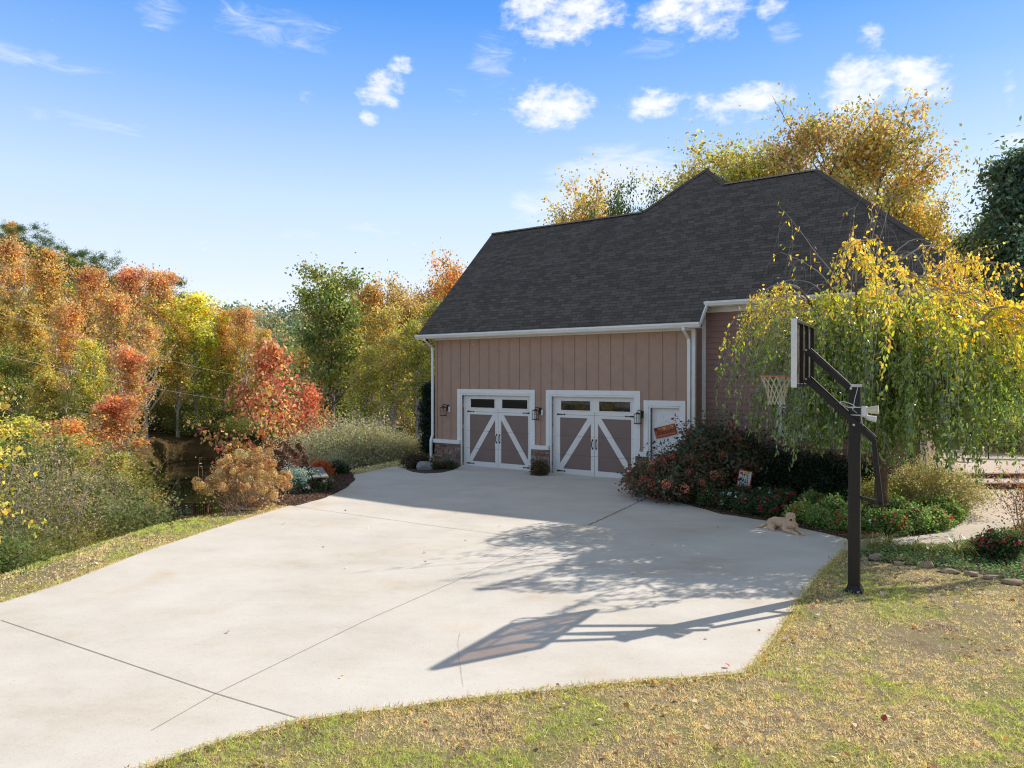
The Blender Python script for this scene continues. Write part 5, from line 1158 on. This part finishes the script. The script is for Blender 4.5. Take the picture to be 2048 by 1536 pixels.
# ------------------------------------------------------------------ lawn blades, fallen leaves
def grass(name, label, n, lo, hi, keep, h, w, seed, pw=1.5, ref=6.0):
    r = np.random.default_rng(seed); 
    nc = n // 8; cx = r.uniform(lo[0], hi[0], nc); cy = r.uniform(lo[1], hi[1], nc); k = r.random(nc) < np.minimum(1, (ref / np.maximum(cy, 1)) ** pw); cx, cy = cx[k], cy[k]
    q = r.integers(3, 14, len(cx)); x = np.repeat(cx, q); y = np.repeat(cy, q); sg_ = np.repeat(r.uniform(.008, .035, len(cx)), q); x = x + r.standard_normal(len(x)) * sg_; y = y + r.standard_normal(len(x)) * sg_
    k = keep(x, y) & (np.abs(x / np.maximum(y, .1)) < .80); x, y = x[k], y[k]
    pn = .55 * vnoise(x, y, 1.3, 1) + .30 * vnoise(x, y, 4.5, 2) + .15 * vnoise(x, y, 14, 3)
    bare = np.exp(-(((x - 4.9) / .75) ** 2 + ((y - 8.0) / .55) ** 2)) + .6 * (vnoise(x, y, .9, 9) > .82)
    k = r.random(len(x)) > .92 * bare; x, y, pn = x[k], y[k], pn[k]; m = len(x)
    gm = np.clip((pn - .41) * 3.6, 0, 1) + .28 * r.standard_normal(m)
    straw = pick([((.38, .31, .185), 4), ((.33, .26, .145), 4), ((.43, .365, .235), 3), ((.25, .185, .10), 2)], m, r, .15); grn = pick([((.23, .25, .075), 4), ((.28, .28, .09), 3), ((.16, .19, .06), 2)], m, r, .2)
    ol = pick([((.30, .27, .105), 1), ((.25, .24, .085), 1)], m, r, .18)
    col = np.where((gm > .62)[:, None], grn, np.where((gm > .28)[:, None], ol, straw))
    z = terrain(x, y); ax = r.standard_normal((m, 3)) * np.array([.75, .75, .15]) + np.array([0, 0, .75]); nr = r.standard_normal((m, 3))
    hh = h * r.uniform(.4, 1.25, m) * (.8 + .5 * np.clip(gm, 0, 1))
    o = leaves(name, np.stack([x, y, z - .003], 1), ax, nr, hh, w * r.uniform(.7, 1.3, m), col, M["grass"], None, 3); print(name, m)
    return tag(o, label, "grass", kind="stuff")
def off(x, y): return ~(inpoly(x, y, DRIVE) | inpoly(x, y, WALK) | inpoly(x, y, BED1) | inpoly(x, y, BED2) | inpoly(x, y, BED3))
grass("lawn_grass", "patchy straw and green autumn lawn grass in the foreground", 900000, (-5, 4.2), (10, 14.5), lambda x, y: off(x, y) & ~inpoly(x, y, BED4), .046, .0062, 3)
grass("verge_grass", "strip of short green grass between the driveway and the bushy bank", 330000, (-11.5, 7.5), (-3, 30), lambda x, y: off(x, y) & (terrain(x, y) > -.8), .055, .012, 4, .8, 12)
def fringe():
    r = np.random.default_rng(18); X = []; Y = []
    for i in range(len(DRIVE)):
        (x0, y0), (x1, y1) = DRIVE[i], DRIVE[(i + 1) % len(DRIVE)]; L = math.hypot(x1 - x0, y1 - y0); k = int(L * 1100); t_ = r.random(k); X.append(x0 + (x1 - x0) * t_); Y.append(y0 + (y1 - y0) * t_)
    x = np.concatenate(X); y = np.concatenate(Y); q = .035 + .05 * vnoise(x, y, 2.2, 7); x = x + r.standard_normal(len(x)) * q; y = y + r.standard_normal(len(x)) * q
    k = ~(inpoly(x, y, BED1) | inpoly(x, y, BED2) | inpoly(x, y, BED3) | inpoly(x, y, WALK)) & (y > 4.4) & (np.abs(x / y) < .8) & (distpoly(x, y, BED3) > .15) & (distpoly(x, y, BED1) > .1) & (distpoly(x, y, BED2) > .12)
    k &= ~((distpoly(x, y, DRIVE) > .05) & inpoly(x, y, DRIVE)); k &= ~((y > 20) & (x > -3.6)); x, y = x[k], y[k]; m = len(x)
    col = pick([((.26, .20, .10), 4), ((.18, .13, .07), 3), ((.20, .22, .07), 4), ((.36, .29, .16), 2)], m, r, .25)
    o = leaves("edge_grass", np.stack([x, y, np.full(m, -.002)], 1), r.standard_normal((m, 3)) * np.array([.9, .9, .15]) + np.array([0, 0, .75]), r.standard_normal((m, 3)), .065 * r.uniform(.4, 1.2, m), .010 * r.uniform(.7, 1.3, m), col, M["grass"], None, 3)
    tag(o, "ragged grass fringe creeping over the driveway edges", "grass", kind="stuff")
fringe()
def fallen():
    r = np.random.default_rng(8); n = 7000; x = r.uniform(-5, 10, n); y = r.uniform(4.5, 16, n)
    inD = inpoly(x, y, DRIVE) | inpoly(x, y, WALK); pr = np.where(inD, .007, .30 + .5 * (x > 3)); edge = distpoly(x, y, DRIVE); pr = pr + np.where((edge < .25) & ~inD, .55, 0) + np.where((edge < .18) & inD & (x > -2), .10, 0)
    cl_ = np.clip((vnoise(x, y, 1.7, 31) - .3) * 3, .15, 1.3); k = r.random(n) < pr * np.where(inD, 1, cl_); x, y = x[k], y[k]; n1 = len(x)
    x2 = r.uniform(-11, -3, 2200); y2 = r.uniform(8, 24, 2200); k = off(x2, y2) & (terrain(x2, y2) > -.6) & (distpoly(x2, y2, DRIVE) < r.exponential(.5, 2200)); x = np.r_[x, x2[k]]; y = np.r_[y, y2[k]]
    p3 = np.array([gp(1925, 1030)]) + r.standard_normal((90, 2)) * np.array([.5, .35]); x = np.r_[x, p3[:, 0]]; y = np.r_[y, p3[:, 1]]
    m = len(x); onc = inpoly(x, y, DRIVE) | inpoly(x, y, WALK); z = np.where(onc, .024, terrain(x, y) + r.uniform(.018, .035, m))
    col = pick([((.44, .20, .07), 3), ((.50, .31, .09), 4), ((.46, .34, .22), 5), ((.62, .52, .42), 4), ((.27, .15, .08), 5), ((.34, .08, .06), .5)], m, r, .18)
    s = r.uniform(.03, .07, m)
    o = leaves("fallen_leaves", np.stack([x, y, z], 1), r.standard_normal((m, 3)) * np.array([1, 1, .25]), r.standard_normal((m, 3)) * .38 + np.array([0, 0, 1]), s, s * r.uniform(.6, .95, m), col, M["dry"], None, 6, .22)
    tag(o, "scattered orange, yellow and tan fallen leaves on the grass and concrete", "fallen leaves", kind="stuff")
fallen()

# ------------------------------------------------------------------ dog
def dog():
    x0, y0 = at(1582, 13.72); root = thing("dog", "cream yellow dog lying on the driveway edge with its head raised", "dog", (x0, y0, .012)); m = MB()
    def chain(pts, n=8):
        for (a_, ra), (b_, rb_) in zip(pts[:-1], pts[1:]):
            a_ = Vector(a_); b_ = Vector(b_)
            for i in range(n + 1): t = i / n; m.ball(a_.lerp(b_, t), ra + (rb_ - ra) * t, 12, 8)
    chain([((-.01, -.05, .175), .105), ((0, .02, .195), .125), ((-.13, .17, .185), .122), ((-.24, .32, .165), .115), ((-.30, .40, .14), .10)])
    chain([((-.33, .30, .12), .10), ((-.36, .20, .09), .075), ((-.40, .27, .045), .045), ((-.385, .12, .035), .036), ((-.375, .06, .032), .036)])
    chain([((-.20, .40, .12), .10), ((-.16, .34, .06), .06)])
    chain([((-.35, .46, .10), .04), ((-.46, .46, .05), .034), ((-.56, .42, .034), .030), ((-.65, .40, .028), .018)], 8)
    chain([((0, -.02, .25), .105), ((-.02, -.055, .32), .092), ((-.03, -.075, .365), .085)])
    chain([((-.04, -.08, .385), .080), ((-.045, -.10, .375), .078), ((-.065, -.16, .335), .052), ((-.085, -.205, .318), .040), ((-.088, -.215, .315), .036)])
    chain([((-.068, -.16, .300), .036), ((-.082, -.195, .290), .024)])
    chain([((-.10, -.075, .432), .022), ((-.128, -.09, .405), .024), ((-.138, -.11, .345), .018)], 5); chain([((.02, -.075, .436), .022), ((.047, -.09, .408), .024), ((.058, -.11, .348), .018)], 5)
    chain([((-.10, -.01, .16), .078), ((-.155, -.02, .08), .055), ((-.15, -.07, .055), .046), ((-.07, -.23, .045), .036), ((-.01, -.33, .034), .036), ((.005, -.365, .026), .034)])
    chain([((.085, -.01, .16), .076), ((.115, -.04, .08), .054), ((.115, -.10, .055), .046), ((.125, -.27, .042), .035), ((.135, -.37, .034), .036), ((.138, -.405, .026), .034)])
    me = bpy.data.meshes.new("body"); me.from_pydata(m.v, [], m.f); tmp = bpy.data.objects.new("tmp", me); COL.objects.link(tmp)
    rm = tmp.modifiers.new("r", 'REMESH'); rm.mode = 'VOXEL'; rm.voxel_size = .009; sm = tmp.modifiers.new("s", 'SMOOTH'); sm.iterations = 5; sm.factor = .5
    dg = bpy.context.evaluated_depsgraph_get(); me2 = bpy.data.meshes.new_from_object(tmp.evaluated_get(dg)); bpy.data.objects.remove(tmp)
    me2.name = "body"; me2.polygons.foreach_set("use_smooth", [True] * len(me2.polygons)); me2.materials.clear(); me2.materials.append(M["dog"]); o = bpy.data.objects.new("body", me2); COL.objects.link(o); o.parent = root; root.scale = (.84, .84, .86)
    nf = len(me2.polygons); ce = np.empty(nf * 3); me2.polygons.foreach_get("center", ce); ce = ce.reshape(-1, 3); no = np.empty(nf * 3); me2.polygons.foreach_get("normal", no); no = no.reshape(-1, 3)
    r = np.random.default_rng(3); sel = (r.random(nf) < .55) & (ce[:, 2] > .02) & ~((ce[:, 1] < -.15) & (ce[:, 2] > .25)); ce, no = ce[sel], no[sel]; nf = len(ce)
    flow = np.array([-.35, .8, -.55]) + .35 * r.standard_normal((nf, 3)); flow = flow - no * np.sum(flow * no, 1, keepdims=True)
    tone = vnoise(ce[:, 0], ce[:, 1] + ce[:, 2], 9, 2)[:, None]; fc = np.array([.68, .48, .32]) * (1 - tone) + np.array([.82, .70, .56]) * tone; fc = fc * (1 + .12 * r.standard_normal((nf, 1)))
    leaves("coat", ce - no * .002, norm(flow) + .16 * no, no, .020 * r.uniform(.6, 1.2, nf), .007, fc, M["fur"], root, 3)
    for p, r_ in (((-.090, -.153, .383), .016), ((-.022, -.161, .386), .016)):
        k = MB(); k.ball(p, r_, 10, 7); k.build("eye", M["dog_dark"], root, True)
    k = MB(); k.ball((-.091, -.246, .322), .025, 10, 7, (1.15, .8, .9)); k.build("nose", M["dog_dark"], root, True)
    k = MB(); k.tube([(-.125, -.205, .298), (-.098, -.236, .294), (-.090, -.240, .300), (-.078, -.236, .293), (-.045, -.205, .297)], .0045, 5); k.build("mouth", M["dog_dark"], root, True)
dog()

# ------------------------------------------------------------------ boardwalk rail, benches, chair, wires, bird
bx0, by0 = at(352, 43.5); bz = -5.72
bd = thing("boardwalk", "reddish brown wooden boardwalk with railings at the pond edge", "boardwalk", (bx0, by0, bz), R(-6))
m = MB()
for i in range(26): m.box((-1.6 + .16 * i, -.75, -.04), (-1.6 + .16 * i + .15, .75, 0))
m.build("deck", M["brown_deck"], bd)
for y, xs_ in ((-.72, (-1.5, .15)), (.74, (-1.5, -.35, .75, 1.6))):
    for xx in xs_:
        m = MB(); m.box((xx - .06, y - .06, -1.6), (xx + .06, y + .06, .92)); m.build("post", M["brown_deck"], bd, bevel=.01)
    m = MB(); m.box((xs_[0] - .1, y - .08, .84), (xs_[-1] + .1, y + .08, .89)); m.box((xs_[0], y - .03, .10), (xs_[-1], y + .03, .17)); m.build("rail", M["brown_deck"], bd)
    m = MB(); xx = xs_[0] + .13
    while xx < xs_[-1]: m.box((xx - .016, y - .016, .17), (xx + .016, y + .016, .84)); xx += .13
    m.build("balusters", M["black_iron"], bd)
# plank bench in the left bed
cx_, cy_ = at(635, 19.2); bl = thing("garden_bench", "weathered grey plank bench standing in the mulch bed", "bench", (cx_, cy_, .02), math.atan2(-2.0, .72))
for k in range(2):
    m = MB(); m.box((-1.0, -.20 + .205 * k, .40), (1.0, -.005 + .205 * k, .445)); m.build("seat_plank", M["bench_grey"], bl, bevel=.006)
for xx in (-.75, .75):
    m = MB(); m.box((xx - .04, -.17, 0), (xx + .04, .17, .40)); m.build("leg", M["bench_grey"], bl, bevel=.006)
for i, (px, d, h) in enumerate([(606, 19.9, .42), (611, 19.7, .50), (617, 19.6, .56)]):
    x, y = at(px, d); k = thing("edging_post", ["shortest pale edging post left of the plank bench", "middle pale edging post left of the plank bench", "tallest pale edging post left of the plank bench"][i], "post", (x, y, 0), .3 * i, "pale edging posts by the plank bench")
    m = MB(); m.box((-.05, -.05, 0), (.05, .05, h)); m.add([(-.05, -.05, h), (.05, -.05, h), (.05, .05, h), (-.05, .05, h), (0, 0, h + .05)], [(0, 1, 4), (1, 2, 4), (2, 3, 4), (3, 0, 4)]); m.build("shaft", M["white_trim"], k, fixn=True)
# iron bench on the terrace
bx1, by1 = at(2030, 23.3); ib = thing("iron_bench", "black iron garden bench with an arched barred back on the terrace", "bench", (bx1, by1, .355), R(-8))
hw = .92; arch = lambda x: .72 + .42 * math.sqrt(max(0, 1 - (x / hw) ** 2))
m = MB(); m.tube([(hw * math.cos(t), .25, .60 + .50 * math.sin(t)) for t in np.linspace(0, math.pi, 25)], .018, 6); m.tube([(-hw, .22, .52), (hw, .22, .52)], .014, 6)
for i in range(1, 18):
    x = -hw + 2 * hw * i / 18; m.tube([(x, .22, .52), (x, .25, .60 + .50 * math.sqrt(max(0, 1 - (x / hw) ** 2)))], .009, 5)
m.build("backrest", M["black_iron"], ib)
m = MB()
for k in range(7): m.box((-hw, -.25 + .07 * k, .445), (hw, -.25 + .07 * k + .045, .46))
m.tube([(-hw, -.26, .455), (hw, -.26, .455)], .016, 6); m.build("seat", M["black_iron"], ib)
for sx in (-1, 1):
    for y in (-.24, .24):
        m = MB(); m.tube([(sx * hw, y, 0), (sx * hw, y, .62)], .018, 6); m.build("leg", M["black_iron"], ib)
    m = MB(); m.tube([(sx * hw, -.26, .62), (sx * hw, .26, .64)], .018, 6); m.build("armrest", M["black_iron"], ib)
px_, py_ = at(1945, 22.6); pc = thing("patio_chair", "white metal patio chair half hidden behind the weeping tree", "chair", (px_, py_, .355), R(20))
m = MB(); m.box((-.24, -.24, .42), (.24, .24, .45)); m.build("seat", M["plastic_white"], pc, bevel=.01)
m = MB(); m.tube([(-.23, .22, .45), (-.23, .30, .92), (0, .31, .98), (.23, .30, .92), (.23, .22, .45)], .014, 6)
for x in (-.14, -.05, .05, .14): m.tube([(x, .23, .45), (x, .31, .95)], .008, 5)
m.build("backrest", M["plastic_white"], pc)
for sx in (-1, 1):
    for sy in (-1, 1):
        m = MB(); m.tube([(sx * .21, sy * .21, .43), (sx * .27, sy * .28, 0)], .014, 6); m.build("leg", M["plastic_white"], pc)
def wire(lab, p0, p1, sag):
    m = MB(); pts = []
    for i in range(41):
        t = i / 40; p = Vector(p0).lerp(Vector(p1), t); p.z -= sag * 4 * t * (1 - t); pts.append(p)
    m.tube(pts, .010, 5); tag(m.build("power_line", M["wire"], None, True), lab, "power line", "power lines crossing the left wood")
def wp(px, py, d): return (*at(px, d), hz(py, d))
wire("upper power line sloping down across the left wood", wp(-160, 578, 26), wp(470, 750, 66), .25)
wire("lower power line sloping down across the left wood", wp(-160, 672, 26), wp(450, 800, 64), .2)
bi = thing("flying_bird", "tiny dark bird flying in the pale sky left of the roof", "bird", wp(725, 538, 70), .4)
m = MB(); m.ball((0, 0, 0), .08, 8, 6, (2.4, 1, .8)); m.build("body", M["birdblack"], bi, True)
for s in (-1, 1):
    m = MB(); m.add([(-.08, 0, .03), (.12, 0, .03), (.08, s * .28, .12), (-.02, s * .45, .05), (-.10, s * .25, .10)], [(0, 1, 2, 3, 4)]); m.build("wing", M["birdblack"], bi, fixn=False)

# ------------------------------------------------------------------ camera, sun, sky
cam = bpy.data.cameras.new("camera"); co = bpy.data.objects.new("camera", cam); COL.objects.link(co)
cam.sensor_fit = 'HORIZONTAL'; cam.sensor_width = 36; cam.lens = 36 * F / 2048; cam.clip_start = .1; cam.clip_end = 4000
co.location = (0, 0, CZ); co.rotation_euler = (math.pi / 2 - math.atan(11 / F), 0, 0); scene.camera = co
sun = bpy.data.lights.new("sun", 'SUN'); sun.energy = 5.0; sun.angle = R(.5); sun.color = (1, .94, .85)
so = bpy.data.objects.new("sun", sun); COL.objects.link(so); so.rotation_euler = SUN.to_track_quat('Z', 'Y').to_euler(); so.location = (30, 20, 40)

w = bpy.data.worlds.new("World"); scene.world = w; w.use_nodes = True; t = w.node_tree; t.nodes.clear()
sky = N(t, "ShaderNodeTexSky", sky_type='NISHITA', sun_disc=False, sun_elevation=math.asin(SUN.z), sun_rotation=math.atan2(SUN.x, SUN.y), altitude=300, air_density=1.0, dust_density=.6, ozone_density=1.5)
tc = N(t, "ShaderNodeTexCoord"); sx = N(t, "ShaderNodeSeparateXYZ"); t.links.new(tc.outputs["Generated"], sx.inputs[0])
def mth(op, a_, b_=None, c_=None):
    n = N(t, "ShaderNodeMath", operation=op)
    for i, v in enumerate((a_, b_, c_)):
        if v is None: continue
        if isinstance(v, (int, float)): n.inputs[i].default_value = v
        else: t.links.new(v, n.inputs[i])
    return n.outputs[0]
az = mth('ARCTAN2', sx.outputs[0], sx.outputs[1]); el = mth('ARCSINE', sx.outputs[2])
cv = N(t, "ShaderNodeCombineXYZ"); t.links.new(az, cv.inputs[0]); t.links.new(mth('MULTIPLY', el, 1.7), cv.inputs[1])
def wn(scale, detail, rough, dist=0., vec=cv.outputs[0]):
    n = N(t, "ShaderNodeTexNoise", i_Scale=scale, i_Detail=detail, i_Roughness=rough, i_Distortion=dist); t.links.new(vec, n.inputs["Vector"]); return n.outputs["Fac"]
n1 = wn(11, 9.0, .60, .4); n2 = wn(40, 7.0, .62)
SOLID = [(1120, 25, 118, 50, 1.25), (1395, 18, 112, 48, 1.25), (1545, 22, 48, 24, .9), (772, 182, 55, 30, 1.0), (805, 133, 26, 13, .8), (615, 198, 22, 13, .8), (740, 238, 18, 14, .8), (1108, 216, 85, 42, 1.2), (1298, 212, 65, 28, 1.2), (1490, 208, 120, 30, 1.2),
         (1712, 178, 80, 56, 1.3), (1842, 165, 78, 36, 1.0), (1742, 72, 32, 20, .8)]
SOFT = [(1230, 362, 155, 66, 2.1), (1090, 415, 70, 50, 1.3), (985, 118, 45, 55, .9), (1960, 348, 80, 36, 1.1), (2025, 285, 45, 16, .9), (922, 186, 30, 14, .8), (1880, 285, 50, 14, .9), (2015, 180, 14, 30, .8), (1570, 60, 35, 20, .8),
        (560, 60, 120, 36, .9), (325, 18, 55, 36, .9), (60, 118, 150, 16, .9), (170, 245, 150, 12, .7), (760, 455, 70, 16, .7), (1300, 100, 70, 20, .7), (640, 470, 70, 10, .6)]
def maskof(lst):
    mask = None
    for px, py, rx, ry, st_ in lst:
        k = (px - 1024) / F; a0 = math.atan(k); e0 = math.atan((HZ - py) / F / math.sqrt(1 + k * k)); ra = rx / F / (1 + k * k); re = ry / F
        dx = mth('DIVIDE', mth('SUBTRACT', az, a0), ra * 1.1); dy = mth('DIVIDE', mth('SUBTRACT', el, e0), re * 1.1)
        q = mth('MULTIPLY_ADD', dx, dx, mth('MULTIPLY', dy, dy)); v = mth('MULTIPLY', mth('MAXIMUM', mth('SUBTRACT', 1.0, q), -1.0), st_)
        mask = v if mask is None else mth('MAXIMUM', mask, v)
    return mask
def smooth(v, lo, hi):
    mr = N(t, "ShaderNodeMapRange", interpolation_type='SMOOTHSTEP'); mr.inputs[1].default_value = lo; mr.inputs[2].default_value = hi; t.links.new(v, mr.inputs[0]); return mr.outputs[0]
nsum = mth('ADD', mth('MULTIPLY_ADD', n1, 4.2, -2.35), mth('MULTIPLY_ADD', n2, 2.5, -1.25))
c1 = smooth(mth('ADD', maskof(SOLID), nsum), -.25, 1.2)
mp2 = N(t, "ShaderNodeMapping"); mp2.inputs["Rotation"].default_value = (0, 0, .25); mp2.inputs["Scale"].default_value = (1, 2.2, 1); t.links.new(cv.outputs[0], mp2.inputs[0])
c2 = mth('MULTIPLY', smooth(mth('ADD', maskof(SOFT), mth('MULTIPLY_ADD', wn(13, 9.0, .66, .8, mp2.outputs[0]), 4.4, -2.5)), -.2, 1.7), .62)
cloud = mth('MULTIPLY', mth('MAXIMUM', c1, c2), .97)
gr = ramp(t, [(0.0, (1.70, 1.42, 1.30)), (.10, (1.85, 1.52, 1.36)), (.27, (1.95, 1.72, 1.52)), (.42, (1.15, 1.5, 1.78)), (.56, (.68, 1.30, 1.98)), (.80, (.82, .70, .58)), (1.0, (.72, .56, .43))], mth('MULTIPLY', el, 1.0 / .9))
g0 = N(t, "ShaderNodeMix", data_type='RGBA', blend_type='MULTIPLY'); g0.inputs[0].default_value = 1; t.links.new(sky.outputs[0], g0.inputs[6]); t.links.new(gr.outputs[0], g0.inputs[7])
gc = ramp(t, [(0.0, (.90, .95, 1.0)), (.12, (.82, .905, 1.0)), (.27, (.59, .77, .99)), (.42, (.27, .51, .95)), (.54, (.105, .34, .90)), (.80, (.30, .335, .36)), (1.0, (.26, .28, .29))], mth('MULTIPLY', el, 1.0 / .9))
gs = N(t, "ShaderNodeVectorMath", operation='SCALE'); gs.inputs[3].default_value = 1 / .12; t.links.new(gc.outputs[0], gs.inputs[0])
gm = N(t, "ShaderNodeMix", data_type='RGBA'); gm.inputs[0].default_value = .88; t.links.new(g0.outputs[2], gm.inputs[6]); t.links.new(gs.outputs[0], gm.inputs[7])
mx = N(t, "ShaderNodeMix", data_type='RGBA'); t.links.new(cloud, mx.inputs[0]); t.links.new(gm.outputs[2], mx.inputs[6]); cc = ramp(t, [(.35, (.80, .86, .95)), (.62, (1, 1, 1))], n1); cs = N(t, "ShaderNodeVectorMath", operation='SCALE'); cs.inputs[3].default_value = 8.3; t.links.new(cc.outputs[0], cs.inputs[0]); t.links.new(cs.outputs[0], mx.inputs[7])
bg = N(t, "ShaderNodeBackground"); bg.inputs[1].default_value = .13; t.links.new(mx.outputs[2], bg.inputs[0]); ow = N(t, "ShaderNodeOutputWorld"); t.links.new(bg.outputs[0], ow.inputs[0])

scene.view_settings.view_transform = 'Standard'; scene.view_settings.look = 'None'; scene.view_settings.exposure = 0; scene.view_settings.gamma = 1
scene.render.engine = 'CYCLES'; scene.cycles.use_denoising = True; scene.cycles.denoiser = 'OPENIMAGEDENOISE'; scene.cycles.denoising_input_passes = 'RGB_ALBEDO_NORMAL'; scene.cycles.denoising_prefilter = 'NONE'; scene.cycles.filter_width = 1.15; scene.cycles.max_bounces = 8; scene.cycles.diffuse_bounces = 3; scene.cycles.glossy_bounces = 3; scene.cycles.transmission_bounces = 6; scene.cycles.transparent_max_bounces = 8
